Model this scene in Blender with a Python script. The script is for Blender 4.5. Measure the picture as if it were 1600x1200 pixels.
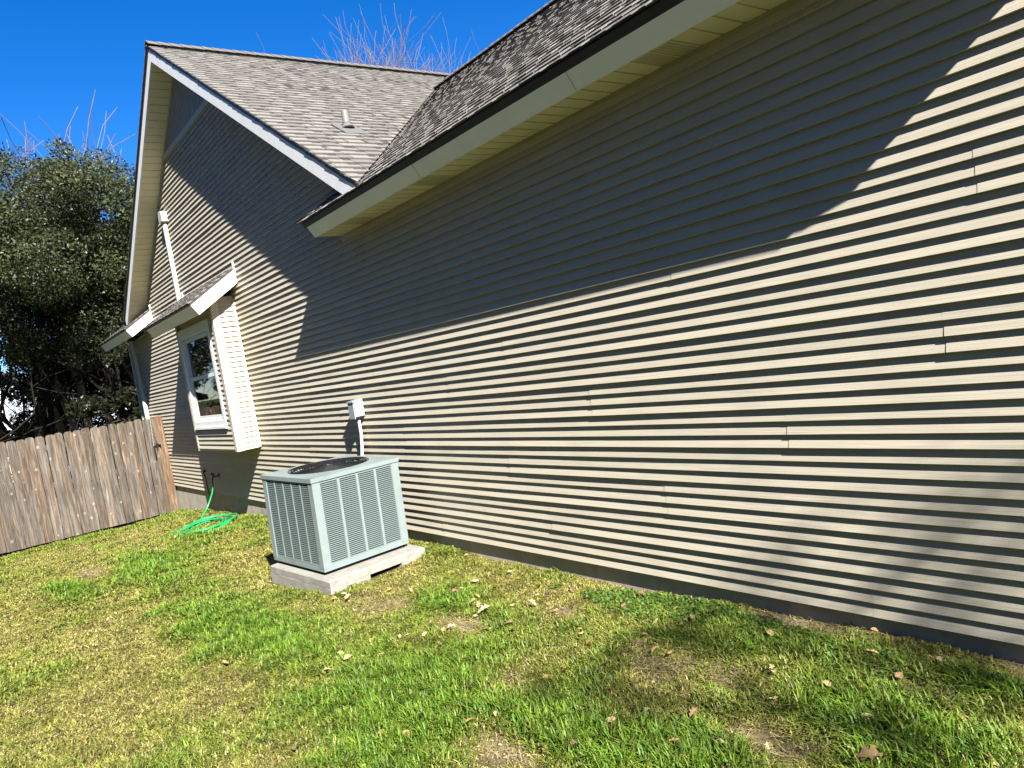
import bpy, math, random
import numpy as np
from mathutils import Matrix, Vector

random.seed(7)
rng = np.random.default_rng(11)
scene = bpy.context.scene
for o in list(bpy.data.objects):
    bpy.data.objects.remove(o)
COL = scene.collection

# ------------------------------------------------------------------ camera, sky, sun, exposure
cam_d = bpy.data.cameras.new('camera')
cam = bpy.data.objects.new('camera', cam_d)
COL.objects.link(cam)
cam_d.sensor_width = 36.0
cam_d.lens = 26.1154
cam_d.clip_start = 0.05
cam_d.clip_end = 2000.0
_r = Vector((0.602806, 0.780067, -0.167692))
_u = Vector((0.062592, 0.16329, 0.984591))
_f = Vector((-0.795429, 0.604013, -0.049606))
cam.matrix_world = Matrix(((_r.x, _u.x, -_f.x, 0.0), (_r.y, _u.y, -_f.y, -3.2924),
                           (_r.z, _u.z, -_f.z, 1.5456), (0, 0, 0, 1)))
scene.camera = cam

SUN = Vector((4.35, -1.0, 3.35)).normalized()          # direction towards the sun
SUN_EL = math.asin(SUN.z)
SUN_AZ = math.atan2(SUN.x, SUN.y)

world = bpy.data.worlds.new('World')
scene.world = world
world.use_nodes = True
wn, wl = world.node_tree.nodes, world.node_tree.links
wn.clear()
sky = wn.new('ShaderNodeTexSky')
sky.sky_type = 'NISHITA'
sky.sun_disc = False
sky.sun_elevation = SUN_EL
sky.sun_rotation = SUN_AZ
sky.altitude = 200
sky.air_density = 0.75
sky.dust_density = 0.0
sky.ozone_density = 3.5
hs = wn.new('ShaderNodeHueSaturation')
hs.inputs['Hue'].default_value = 0.510
hs.inputs['Saturation'].default_value = 1.35
bg = wn.new('ShaderNodeBackground')
bg.inputs['Strength'].default_value = 0.052
wo = wn.new('ShaderNodeOutputWorld')
wl.new(sky.outputs[0], hs.inputs['Color'])
wl.new(hs.outputs[0], bg.inputs['Color'])
wl.new(bg.outputs[0], wo.inputs['Surface'])

sun_d = bpy.data.lights.new('sun', 'SUN')
sun_d.energy = 5.0
sun_d.angle = math.radians(0.5)
sun_d.color = (1.0, 0.962, 0.905)
sun = bpy.data.objects.new('sun', sun_d)
COL.objects.link(sun)
sun.location = (12, -3, 12)
sun.rotation_euler = SUN.to_track_quat('Z', 'Y').to_euler()

scene.view_settings.view_transform = 'Standard'
scene.view_settings.look = 'None'
scene.view_settings.gamma = 1.0
scene.view_settings.use_curve_mapping = False
scene.view_settings.exposure = 2.1
scene.cycles.max_bounces = 5
scene.cycles.diffuse_bounces = 3
scene.cycles.glossy_bounces = 2
scene.cycles.transmission_bounces = 3
scene.cycles.transparent_max_bounces = 8


# ------------------------------------------------------------------ helpers
class MB:
    """collects polygons and links them as one mesh object"""
    def __init__(self):
        self.v = []
        self.f = []

    def quad(self, a, b, c, d):
        n = len(self.v)
        self.v += [a, b, c, d]
        self.f.append((n, n + 1, n + 2, n + 3))

    def poly(self, pts):
        n = len(self.v)
        self.v += list(pts)
        self.f.append(tuple(range(n, n + len(pts))))

    def box(self, x0, x1, y0, y1, z0, z1):
        self.hexa([(x0, y0, z0), (x1, y0, z0), (x1, y1, z0), (x0, y1, z0),
                   (x0, y0, z1), (x1, y0, z1), (x1, y1, z1), (x0, y1, z1)])

    def hexa(self, p):
        n = len(self.v)
        self.v += [tuple(q) for q in p]
        for f in ((3, 2, 1, 0), (4, 5, 6, 7), (0, 1, 5, 4), (1, 2, 6, 5), (2, 3, 7, 6), (3, 0, 4, 7)):
            self.f.append(tuple(n + i for i in f))

    def prism(self, prof, fa, fb):
        """prof: list of 2-D points; fa/fb map a 2-D point to the 3-D start/end section"""
        n = len(self.v)
        k = len(prof)
        self.v += [tuple(fa(*q)) for q in prof] + [tuple(fb(*q)) for q in prof]
        for i in range(k):
            j = (i + 1) % k
            self.f.append((n + i, n + j, n + k + j, n + k + i))
        self.f.append(tuple(n + i for i in range(k))[::-1])
        self.f.append(tuple(n + k + i for i in range(k)))

    def tube(self, pts, rad, seg=8, cap=True):
        pts = [Vector(q) for q in pts]
        n0 = len(self.v)
        if not hasattr(rad, '__len__'):
            rad = [rad] * len(pts)
        ref = None
        for i, q in enumerate(pts):
            t = (pts[min(i + 1, len(pts) - 1)] - pts[max(i - 1, 0)]).normalized()
            if ref is None:
                ref = Vector((0, 0, 1)) if abs(t.z) < 0.9 else Vector((1, 0, 0))
            a = t.cross(ref)
            if a.length < 1e-5:
                a = t.orthogonal()
            a.normalize()
            b = a.cross(t).normalized()
            ref = b if abs(t.dot(b)) < .9 else ref
            for s in range(seg):
                w = 2 * math.pi * s / seg
                self.v.append(tuple(q + (a * math.cos(w) + b * math.sin(w)) * rad[i]))
        for i in range(len(pts) - 1):
            for s in range(seg):
                s2 = (s + 1) % seg
                self.f.append((n0 + i * seg + s, n0 + i * seg + s2, n0 + (i + 1) * seg + s2, n0 + (i + 1) * seg + s))
        if cap:
            self.f.append(tuple(n0 + s for s in range(seg))[::-1])
            self.f.append(tuple(n0 + (len(pts) - 1) * seg + s for s in range(seg)))

    def mesh(self, name, mat, smooth=False):
        m = bpy.data.meshes.new(name)
        m.from_pydata([tuple(q) for q in self.v], [], self.f)
        if mat:
            m.materials.append(mat)
        if smooth:
            m.polygons.foreach_set('use_smooth', [True] * len(m.polygons))
        m.update()
        return m

    def build(self, name, mat, parent=None, smooth=False):
        return link(name, self.mesh(name, mat, smooth), parent)


def link(name, data, parent=None):
    o = bpy.data.objects.new(name, data)
    COL.objects.link(o)
    if parent is not None:
        o.parent = parent
    return o


def empty(name, loc=(0, 0, 0)):
    o = bpy.data.objects.new(name, None)
    COL.objects.link(o)
    o.location = loc
    o.empty_display_size = .2
    return o


def tag(o, label=None, cat=None, group=None, kind=None):
    if label:
        o['label'] = label
    if cat:
        o['category'] = cat
    if group:
        o['group'] = group
    if kind:
        o['kind'] = kind
    return o


def child(o, parent):
    """parent keeping the world place of a mesh written in world coordinates"""
    o.parent = parent
    o.matrix_parent_inverse = Matrix.Translation(-Vector(parent.location)) if parent.type == 'EMPTY' and parent.parent is None else Matrix()
    return o


# ------------------------------------------------------------------ materials
def mat(name, base, rough=.6, spec=.3, var=0.0, vscale=6.0, bump=0.0, bscale=60.0, stretch=(1, 1, 1), island=0.0,
        coat=0.0, metal=0.0, dirt=None, objrand=0.0):
    m = bpy.data.materials.new(name)
    m.use_nodes = True
    nt = m.node_tree
    b = nt.nodes['Principled BSDF']
    b.inputs['Roughness'].default_value = rough
    b.inputs['Specular IOR Level'].default_value = spec
    b.inputs['Metallic'].default_value = metal
    if coat:
        b.inputs['Coat Weight'].default_value = coat
    N, L = nt.nodes, nt.links
    tc = N.new('ShaderNodeTexCoord')
    mp = N.new('ShaderNodeMapping')
    mp.inputs['Scale'].default_value = stretch
    geo = N.new('ShaderNodeNewGeometry')
    L.new(geo.outputs['Position'], mp.inputs['Vector'])
    col = N.new('ShaderNodeRGB')
    col.outputs[0].default_value = (*base, 1)
    out = col.outputs[0]

    def mul(src, fac_sock, lo, hi):
        r = N.new('ShaderNodeMapRange')
        r.inputs['To Min'].default_value = lo
        r.inputs['To Max'].default_value = hi
        L.new(fac_sock, r.inputs['Value'])
        h = N.new('ShaderNodeVectorMath')
        h.operation = 'SCALE'
        L.new(src, h.inputs[0])
        L.new(r.outputs[0], h.inputs['Scale'])
        return h.outputs[0]
    if var:
        n = N.new('ShaderNodeTexNoise')
        n.inputs['Scale'].default_value = vscale
        n.inputs['Detail'].default_value = 6
        n.inputs['Roughness'].default_value = .65
        L.new(mp.outputs[0], n.inputs['Vector'])
        r = N.new('ShaderNodeMapRange')
        r.inputs['From Min'].default_value = .3
        r.inputs['From Max'].default_value = .7
        L.new(n.outputs['Fac'], r.inputs['Value'])
        out = mul(out, r.outputs[0], 1 - var, 1 + var)
    if island:
        out = mul(out, geo.outputs['Random Per Island'], 1 - island, 1 + island)
    if objrand:
        oi = N.new('ShaderNodeObjectInfo')
        out = mul(out, oi.outputs['Random'], 1 - objrand, 1 + objrand)
    if dirt:
        dcol, dscale, dlo, dhi, damt = dirt
        n = N.new('ShaderNodeTexNoise')
        n.inputs['Scale'].default_value = dscale
        n.inputs['Detail'].default_value = 5
        L.new(geo.outputs['Position'], n.inputs['Vector'])
        r = N.new('ShaderNodeMapRange')
        r.inputs['From Min'].default_value = dlo
        r.inputs['From Max'].default_value = dhi
        r.inputs['To Max'].default_value = damt
        L.new(n.outputs['Fac'], r.inputs['Value'])
        mx = N.new('ShaderNodeMix')
        mx.data_type = 'RGBA'
        L.new(r.outputs[0], mx.inputs['Factor'])
        L.new(out, mx.inputs[6])
        mx.inputs[7].default_value = (*dcol, 1)
        out = mx.outputs[2]
    L.new(out, b.inputs['Base Color'])
    if bump:
        n = N.new('ShaderNodeTexNoise')
        n.inputs['Scale'].default_value = bscale
        n.inputs['Detail'].default_value = 4
        L.new(mp.outputs[0], n.inputs['Vector'])
        bp = N.new('ShaderNodeBump')
        bp.inputs['Strength'].default_value = bump
        bp.inputs['Distance'].default_value = .004
        L.new(n.outputs['Fac'], bp.inputs['Height'])
        L.new(bp.outputs[0], b.inputs['Normal'])
    return m


M_SIDE = mat('vinyl_siding', (.36, .325, .252), .55, .25, var=.10, vscale=3, stretch=(1.0, 8, 70), bump=.35, bscale=5,
             objrand=.025, dirt=((.24, .22, .18), 2.3, .54, .8, .40))
M_GROOVE = mat('vertical_siding', (.27, .25, .205), .6, .2, var=.05, vscale=8)
M_SOFFIT = mat('soffit_vinyl', (.64, .57, .38), .55, .25, var=.04, vscale=5)
M_POST = mat('corner_post_vinyl', (.41, .375, .295), .5, .3, var=.03, vscale=6)
M_TRIM = mat('white_trim', (.62, .62, .605), .5, .35, var=.05, vscale=7, dirt=((.55, .52, .46), 5, .55, .8, .3))
M_FASCIA = mat('fascia_aluminium', (.80, .80, .74), .45, .4, var=.05, vscale=3)
M_DRIP = mat('drip_edge', (.045, .038, .03), .5, .3, var=.15, vscale=12)
M_CONC = mat('concrete', (.35, .32, .265), .9, .1, var=.16, vscale=5, bump=.6, bscale=90, dirt=((.22, .19, .15), 3.5, .52, .72, .6))
M_PAD = mat('pad_concrete', (.205, .197, .172), .9, .1, var=.15, vscale=16, bump=.9, bscale=120, dirt=((.30, .28, .24), 9, .55, .75, .5))
M_SHING = mat('asphalt_shingle', (.135, .126, .114), .95, .08, var=.22, vscale=60, bump=.8, bscale=300, island=.20,
              dirt=((.08, .076, .07), .9, .60, .78, .25))
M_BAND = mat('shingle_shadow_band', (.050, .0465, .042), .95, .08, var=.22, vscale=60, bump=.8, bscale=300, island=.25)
M_DECK = mat('roof_deck', (.06, .055, .048), .95, .05, var=.2, vscale=40)
M_CAP = mat('ridge_cap', (.11, .10, .088), .95, .05, var=.2, vscale=50, island=.2)
M_PIPE = mat('grey_pvc', (.14, .143, .14), .5, .3, var=.08, vscale=20)
M_LEAD = mat('vent_flashing', (.10, .099, .094), .5, .3, var=.1, vscale=12)
M_WPVC = mat('white_pvc', (.38, .372, .34), .45, .35, var=.04, vscale=10)
M_AC = mat('teal_enamel', (.148, .182, .178), .4, .4, var=.06, vscale=12, dirt=((.10, .115, .10), 6, .54, .78, .55))
M_ACL = mat('louver_enamel', (.115, .146, .143), .45, .35, var=.05, vscale=15)
M_COIL = mat('coil_dark', (.012, .013, .013), .8, .1, var=.3, vscale=80)
M_BLACK = mat('black_plastic', (.008, .008, .009), .6, .12)
M_VENT = mat('ridge_vent_black', (.004, .004, .0045), 1.0, 0.0)  # near-black also paints in the shade of the open gap under the caps
M_BOXG = mat('grey_box', (.20, .222, .235), .5, .35, var=.06, vscale=30)
M_HOSE = mat('green_hose', (.010, .25, .07), .35, .5, var=.1, vscale=30)
M_BRASS = mat('dark_brass', (.08, .065, .045), .4, .4, metal=.6)
M_BARK = mat('oak_bark', (.020, .017, .014), .95, .05, var=.35, vscale=10, bump=1, bscale=30)
M_TWIG = mat('pale_twig', (.15, .112, .085), .9, .05, var=.25, vscale=6)
M_DARK = mat('interior_dark', (.02, .02, .02), .9, .05)
M_CURT = mat('curtain', (.40, .39, .36), .9, .05, var=.2, vscale=4, stretch=(10, 1, .5))
M_WROOF = mat('neighbour_roof', (.07, .068, .07), .9, .05, var=.2, vscale=20)
M_WWALL = mat('neighbour_siding', (.42, .44, .46), .6, .2, var=.04, vscale=5)


def wood_mat():
    m = bpy.data.materials.new('weathered_wood')
    m.use_nodes = True
    N, L = m.node_tree.nodes, m.node_tree.links
    b = N['Principled BSDF']
    b.inputs['Roughness'].default_value = .9
    b.inputs['Specular IOR Level'].default_value = .1
    tc = N.new('ShaderNodeTexCoord')
    oi = N.new('ShaderNodeObjectInfo')
    # a different offset for every board
    off = N.new('ShaderNodeVectorMath')
    off.operation = 'SCALE'
    off.inputs[0].default_value = (3.1, 17.3, 41.7)
    L.new(oi.outputs['Random'], off.inputs['Scale'])
    add = N.new('ShaderNodeVectorMath')
    L.new(tc.outputs['Object'], add.inputs[0])
    L.new(off.outputs[0], add.inputs[1])
    mp = N.new('ShaderNodeMapping')
    mp.inputs['Scale'].default_value = (14, 14, .9)
    L.new(add.outputs[0], mp.inputs['Vector'])
    n = N.new('ShaderNodeTexNoise')
    n.inputs['Scale'].default_value = 2.2
    n.inputs['Detail'].default_value = 8
    n.inputs['Roughness'].default_value = .7
    n.inputs['Distortion'].default_value = .8
    L.new(mp.outputs[0], n.inputs['Vector'])
    cr = N.new('ShaderNodeValToRGB')
    e = cr.color_ramp.elements
    e[0].position, e[0].color = .30, (.022, .019, .016, 1)
    e[1].position, e[1].color = .72, (.165, .150, .132, 1)
    k = e.new(.5)
    k.color = (.074, .064, .054, 1)
    L.new(n.outputs['Fac'], cr.inputs['Fac'])
    # brown / grey drift
    n2 = N.new('ShaderNodeTexNoise')
    n2.inputs['Scale'].default_value = 1.6
    n2.inputs['Detail'].default_value = 3
    mp2 = N.new('ShaderNodeMapping')
    mp2.inputs['Scale'].default_value = (3, 5, .7)
    L.new(add.outputs[0], mp2.inputs['Vector'])
    L.new(mp2.outputs[0], n2.inputs['Vector'])
    mx = N.new('ShaderNodeMix')
    mx.data_type = 'RGBA'
    mx.blend_type = 'MULTIPLY'
    mx.inputs['Factor'].default_value = 1
    cr2 = N.new('ShaderNodeValToRGB')
    e = cr2.color_ramp.elements
    e[0].position, e[0].color = .38, (.95, .98, 1.0, 1)
    e[1].position, e[1].color = .70, (1.15, .97, .80, 1)
    L.new(n2.outputs['Fac'], cr2.inputs['Fac'])
    L.new(cr.outputs[0], mx.inputs[6])
    L.new(cr2.outputs[0], mx.inputs[7])
    # knots: pale ring round a dark heart
    mp3 = N.new('ShaderNodeMapping')
    mp3.inputs['Scale'].default_value = (0.001, 8.0, 6.0)
    L.new(add.outputs[0], mp3.inputs['Vector'])
    vo = N.new('ShaderNodeTexVoronoi')
    vo.inputs['Scale'].default_value = 1.0
    vo.inputs['Randomness'].default_value = 1.0
    L.new(mp3.outputs[0], vo.inputs['Vector'])
    kr = N.new('ShaderNodeValToRGB')
    e = kr.color_ramp.elements
    e[0].position, e[0].color = .05, (0, 0, 0, 1)
    e[1].position, e[1].color = .19, (0, 0, 0, 1)
    q = e.new(.075); q.color = (1, 1, 1, 1)
    q = e.new(.125); q.color = (.75, .75, .75, 1)
    L.new(vo.outputs['Distance'], kr.inputs['Fac'])
    # only some cells hold a knot
    gt = N.new('ShaderNodeMath')
    gt.operation = 'GREATER_THAN'
    gt.inputs[1].default_value = .38
    sep = N.new('ShaderNodeSeparateColor')
    L.new(vo.outputs['Color'], sep.inputs[0])
    L.new(sep.outputs[0], gt.inputs[0])
    kf = N.new('ShaderNodeMath')
    kf.operation = 'MULTIPLY'
    L.new(kr.outputs[0], kf.inputs[0])
    L.new(gt.outputs[0], kf.inputs[1])
    mk = N.new('ShaderNodeMix')
    mk.data_type = 'RGBA'
    L.new(kf.outputs[0], mk.inputs['Factor'])
    L.new(mx.outputs[2], mk.inputs[6])
    mk.inputs[7].default_value = (.19, .175, .15, 1)
    # heart
    lt = N.new('ShaderNodeMath')
    lt.operation = 'LESS_THAN'
    lt.inputs[1].default_value = .04
    L.new(vo.outputs['Distance'], lt.inputs[0])
    kh = N.new('ShaderNodeMath')
    kh.operation = 'MULTIPLY'
    L.new(lt.outputs[0], kh.inputs[0])
    L.new(gt.outputs[0], kh.inputs[1])
    mh = N.new('ShaderNodeMix')
    mh.data_type = 'RGBA'
    L.new(kh.outputs[0], mh.inputs['Factor'])
    L.new(mk.outputs[2], mh.inputs[6])
    mh.inputs[7].default_value = (.09, .06, .04, 1)
    # board tone
    r = N.new('ShaderNodeMapRange')
    r.inputs['To Min'].default_value = .8
    r.inputs['To Max'].default_value = 1.2
    L.new(oi.outputs['Random'], r.inputs['Value'])
    sc = N.new('ShaderNodeVectorMath')
    sc.operation = 'SCALE'
    L.new(mh.outputs[2], sc.inputs[0])
    L.new(r.outputs[0], sc.inputs['Scale'])
    tint = N.new('ShaderNodeMix')
    tint.data_type = 'RGBA'
    tint.blend_type = 'MULTIPLY'
    tint.inputs['Factor'].default_value = 1
    L.new(sc.outputs[0], tint.inputs[6])
    L.new(oi.outputs['Color'], tint.inputs[7])
    L.new(tint.outputs[2], b.inputs['Base Color'])
    bp = N.new('ShaderNodeBump')
    bp.inputs['Strength'].default_value = .6
    bp.inputs['Distance'].default_value = .006
    L.new(n.outputs['Fac'], bp.inputs['Height'])
    L.new(bp.outputs[0], b.inputs['Normal'])
    return m


M_WOOD = wood_mat()


def attr_mat(name, attr, rough, transl, spec=.2):
    m = bpy.data.materials.new(name)
    m.use_nodes = True
    N, L = m.node_tree.nodes, m.node_tree.links
    b = N['Principled BSDF']
    b.inputs['Roughness'].default_value = rough
    b.inputs['Specular IOR Level'].default_value = spec
    a = N.new('ShaderNodeAttribute')
    a.attribute_name = attr
    L.new(a.outputs['Color'], b.inputs['Base Color'])
    t = N.new('ShaderNodeBsdfTranslucent')
    L.new(a.outputs['Color'], t.inputs['Color'])
    mx = N.new('ShaderNodeMixShader')
    mx.inputs[0].default_value = transl
    L.new(b.outputs[0], mx.inputs[1])
    L.new(t.outputs[0], mx.inputs[2])
    L.new(mx.outputs[0], N['Material Output'].inputs['Surface'])
    return m


M_GRASS = attr_mat('grass_blades', 'tone', .5, .35, .25)
M_LEAF = attr_mat('tree_leaves', 'tone', .42, .20, .25)
M_DRYLEAF = attr_mat('dry_leaves', 'tone', .7, .25, .2)


def glass_mat():
    m = bpy.data.materials.new('window_glass')
    m.use_nodes = True
    N, L = m.node_tree.nodes, m.node_tree.links
    N.remove(N['Principled BSDF'])
    t = N.new('ShaderNodeBsdfTransparent')
    t.inputs['Color'].default_value = (.62, .66, .66, 1)
    g = N.new('ShaderNodeBsdfGlossy')
    g.inputs['Roughness'].default_value = .02
    fr = N.new('ShaderNodeFresnel')
    fr.inputs['IOR'].default_value = 1.5
    mx = N.new('ShaderNodeMixShader')
    L.new(fr.outputs[0], mx.inputs[0])
    L.new(t.outputs[0], mx.inputs[1])
    L.new(g.outputs[0], mx.inputs[2])
    L.new(mx.outputs[0], N['Material Output'].inputs['Surface'])
    return m


M_GLASS = glass_mat()


# ------------------------------------------------------------------ ground
_WX = [-60, -20, -17, -15.5, -13.5, -12.7, -11.5, -10.5, -8, -5.7, -5, -3.4, -2.7, -1, 10]
_WZ = [-.62, -.58, -.555, -.53, -.355, -.325, -.284, -.23, -.15, -.108, -.134, -.138, -.093, -.088, -.08]


def vnoise(x, y, s, seed=0):
    """smooth value noise in numpy"""
    x = np.asarray(x, float) / s + 100.0 + seed * 17.13
    y = np.asarray(y, float) / s + 100.0 + seed * 9.71
    xi, yi = np.floor(x).astype(int), np.floor(y).astype(int)
    fx, fy = x - xi, y - yi
    fx, fy = fx * fx * (3 - 2 * fx), fy * fy * (3 - 2 * fy)

    def h(a, b):
        n = np.sin(a * 127.1 + b * 311.7 + seed * 74.7) * 43758.5453
        return n - np.floor(n)
    return (h(xi, yi) * (1 - fx) + h(xi + 1, yi) * fx) * (1 - fy) + (h(xi, yi + 1) * (1 - fx) + h(xi + 1, yi + 1) * fx) * fy


def gz(x, y):
    x, y = np.asarray(x, float), np.asarray(y, float)
    z = np.interp(x, _WX, _WZ)
    # the wall side swells a little, further out it evens off
    out = np.clip(-y, 0, 3)
    sm = np.interp(x, [-60, -15.5, -10, -5, 0, 10], [-.62, -.545, -.25, -.135, -.10, -.09])
    w = np.clip(out / 1.0, 0, 1)
    z = z * (1 - w) + sm * w
    z = z + (vnoise(x, y, .5, 3) - .5) * .028 + (vnoise(x, y, .17, 4) - .5) * .012
    return z


def ground_mat():
    m = bpy.data.materials.new('soil_and_thatch')
    m.use_nodes = True
    N, L = m.node_tree.nodes, m.node_tree.links
    b = N['Principled BSDF']
    b.inputs['Roughness'].default_value = .95
    b.inputs['Specular IOR Level'].default_value = .05
    geo = N.new('ShaderNodeNewGeometry')
    n = N.new('ShaderNodeTexNoise')
    n.inputs['Scale'].default_value = 45
    n.inputs['Detail'].default_value = 8
    n.inputs['Roughness'].default_value = .75
    L.new(geo.outputs['Position'], n.inputs['Vector'])
    cr = N.new('ShaderNodeValToRGB')
    e = cr.color_ramp.elements
    e[0].position, e[0].color = .33, (.060, .048, .028, 1)
    e[1].position, e[1].color = .68, (.25, .20, .13, 1)
    q = e.new(.5)
    q.color = (.175, .138, .082, 1)
    L.new(n.outputs['Fac'], cr.inputs['Fac'])
    wa = N.new('ShaderNodeAttribute')
    wa.attribute_name = 'worn'
    wm = N.new('ShaderNodeMapRange')
    wm.inputs['From Min'].default_value = .25
    wm.inputs['From Max'].default_value = .7
    wm.inputs['To Min'].default_value = .38
    L.new(wa.outputs['Fac'], wm.inputs['Value'])
    ws = N.new('ShaderNodeVectorMath')
    ws.operation = 'SCALE'
    L.new(cr.outputs[0], ws.inputs[0])
    L.new(wm.outputs[0], ws.inputs['Scale'])
    # far lawn is green
    sx = N.new('ShaderNodeSeparateXYZ')
    L.new(geo.outputs['Position'], sx.inputs[0])
    n2 = N.new('ShaderNodeTexNoise')
    n2.inputs['Scale'].default_value = .8
    n2.inputs['Detail'].default_value = 5
    L.new(geo.outputs['Position'], n2.inputs['Vector'])
    r1 = N.new('ShaderNodeMapRange')
    r1.inputs['From Min'].default_value = -15.6
    r1.inputs['From Max'].default_value = -15.9
    L.new(sx.outputs[0], r1.inputs['Value'])
    r2 = N.new('ShaderNodeMapRange')
    r2.inputs['From Min'].default_value = -3.4
    r2.inputs['From Max'].default_value = -4.0
    L.new(sx.outputs[1], r2.inputs['Value'])
    r3 = N.new('ShaderNodeMapRange')
    r3.inputs['From Min'].default_value = .2
    r3.inputs['From Max'].default_value = .8
    L.new(sx.outputs[0], r3.inputs['Value'])
    ra = N.new('ShaderNodeMath')
    ra.operation = 'MAXIMUM'
    L.new(r1.outputs[0], ra.inputs[0])
    L.new(r2.outputs[0], ra.inputs[1])
    r = N.new('ShaderNodeMath')
    r.operation = 'MAXIMUM'
    L.new(ra.outputs[0], r.inputs[0])
    L.new(r3.outputs[0], r.inputs[1])
    mx = N.new('ShaderNodeMix')
    mx.data_type = 'RGBA'
    L.new(r.outputs[0], mx.inputs['Factor'])
    L.new(ws.outputs[0], mx.inputs[6])
    mx.inputs[7].default_value = (.05, .066, .02, 1)
    L.new(mx.outputs[2], b.inputs['Base Color'])
    bp = N.new('ShaderNodeBump')
    bp.inputs['Strength'].default_value = 1
    bp.inputs['Distance'].default_value = .012
    L.new(n.outputs['Fac'], bp.inputs['Height'])
    L.new(bp.outputs[0], b.inputs['Normal'])
    return m


def blobs(x, y, lst):
    v = np.zeros_like(x)
    for (bx_, by_, rx, ry, s_) in lst:
        v = np.maximum(v, s_ * np.exp(-(((x - bx_) / rx) ** 2 + ((y - by_) / ry) ** 2)))
    return v


BARE = [(-4.02, -.95, .30, .14, 1.2), (-4.85, -1.05, .50, .18, .95), (-2.42, -.70, .40, .20, .82), (-10.3, -2.2, .9, .16, .9), (-2.6, -1.68, .24, .10, .8),
        (-1.80, -1.03, .26, .10, .75), (-2.2, -.05, .35, .07, 1.0), (-1.5, -.38, .30, .10, .7), (-3.05, -1.28, .3, .1, .7), (-13.2, -2.0, 1.6, .10, .8), (-3.5, -.5, .3, .1, .6),
        (-12.2, -.22, 1.2, .13, .8), (-1.15, -.10, .2, .08, .8)]


def build_ground():
    xs = np.concatenate([np.array([-900, -300, -120, -60, -40, -30, -24, -20, -18]), np.arange(-17, 1.01, .11), np.array([1.5, 2.5, 4, 7, 12, 20, 40, 100, 300, 900])])
    ys = np.concatenate([np.array([-900, -300, -100, -40, -20, -12, -8, -6]), np.arange(-5, .31, .11), np.array([.6, 1.5, 4, 8, 15, 30, 60, 120, 300, 900])])
    X, Y = np.meshgrid(xs, ys, indexing='ij')
    Z = gz(X, Y)
    nx, ny = X.shape
    v = np.stack([X, Y, Z], -1).reshape(-1, 3)
    i = np.arange(nx - 1)[:, None] * ny + np.arange(ny - 1)[None, :]
    f = np.stack([i, i + ny, i + ny + 1, i + 1], -1).reshape(-1, 4)
    me = bpy.data.meshes.new('ground')
    me.from_pydata(v.tolist(), [], f.tolist())
    me.materials.append(ground_mat())
    me.polygons.foreach_set('use_smooth', [True] * len(me.polygons))
    wa = me.attributes.new('worn', 'FLOAT', 'POINT')
    wa.data.foreach_set('value', blobs(X.reshape(-1), Y.reshape(-1), BARE).astype(np.float32))
    o = link('ground', me)
    tag(o, 'bare soil and thatch under the side-yard lawn', 'ground', kind='structure')
    return o


build_ground()

# ------------------------------------------------------------------ the house
C = .0677                                     # one siding course
GX, GS = -10.70, 6.18                         # gable apex (x, soffit height)
GM = .6385                                    # gable pitch
GT = 6.39                                     # gable roof surface at the ridge
MM = .682                                     # main roof pitch
EZ, EY = 3.03, -.37                           # main eave edge
RY, RZ = 3.5, 3.03 + .682 * 3.87              # main ridge
RX = -.50                                     # where the right gable's rake starts
WL, WR = -17.23, 4.0

house = empty('house', (-8.0, .03, -.1))
tag(house, 'tan vinyl-sided house with grey shingle roofs, front gable and box bay window', 'house')


def hb(mb, name, m, parent=None, smooth=False):
    """part of the house written in world coordinates"""
    o = mb.build(name, m, None, smooth)
    if parent is None:
        o.parent = house
        o.matrix_parent_inverse = Matrix.Translation(-house.location)
    else:
        o.parent = parent
        # parent meshes of the house carry world coordinates: undo the whole chain
        o.matrix_parent_inverse = Matrix()
    return o


def top_z(x):
    """upper limit of the wall under the soffits"""
    z = 2.872
    z = max(z, GS - GM * abs(x - GX) if x > WL else 0)
    if x > RX:
        z = max(z, 2.82 + GM * (x - RX))
    return z


# structural wall body behind the siding
mb = MB()
pts = [(WL, -.0), (WR, -.0), (WR, 3.01 + GM * (WR - RX)), (RX + .02, 3.01), (RX + .02, 2.872), (GX + (GS - 2.872) / GM, 2.872), (GX, GS), (GX - (GS - 2.95) / GM, 2.95), (WL, 2.95)]
mb.prism(pts, lambda x, z: (x, .028, z), lambda x, z: (x, .16, z))
mb.box(WL, WL + .12, .16, 6.0, 0, 2.95)
wall = hb(mb, 'wall', M_POST)
mb = MB()
mb.box(WL + .04, WR, .012, .4, -1.0, .004)
mb.box(WL + .04, WL + .4, .4, 6.0, -1.0, .004)
hb(mb, 'foundation', M_CONC)


def xlim(z):
    """x limits of the wall at height z (list of intervals)"""
    if z <= 2.86:
        return [(WL + .03, WR)]
    out = []
    h = (GS - z) / GM
    if h > .02:
        l = GX - h if z > 2.95 else WL + .03
        out.append((l, GX + h))
    l = max(RX + (z - 3.01) / GM, RX - .1)
    if l < WR - .05:
        out.append((l, WR))
    return out


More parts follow.
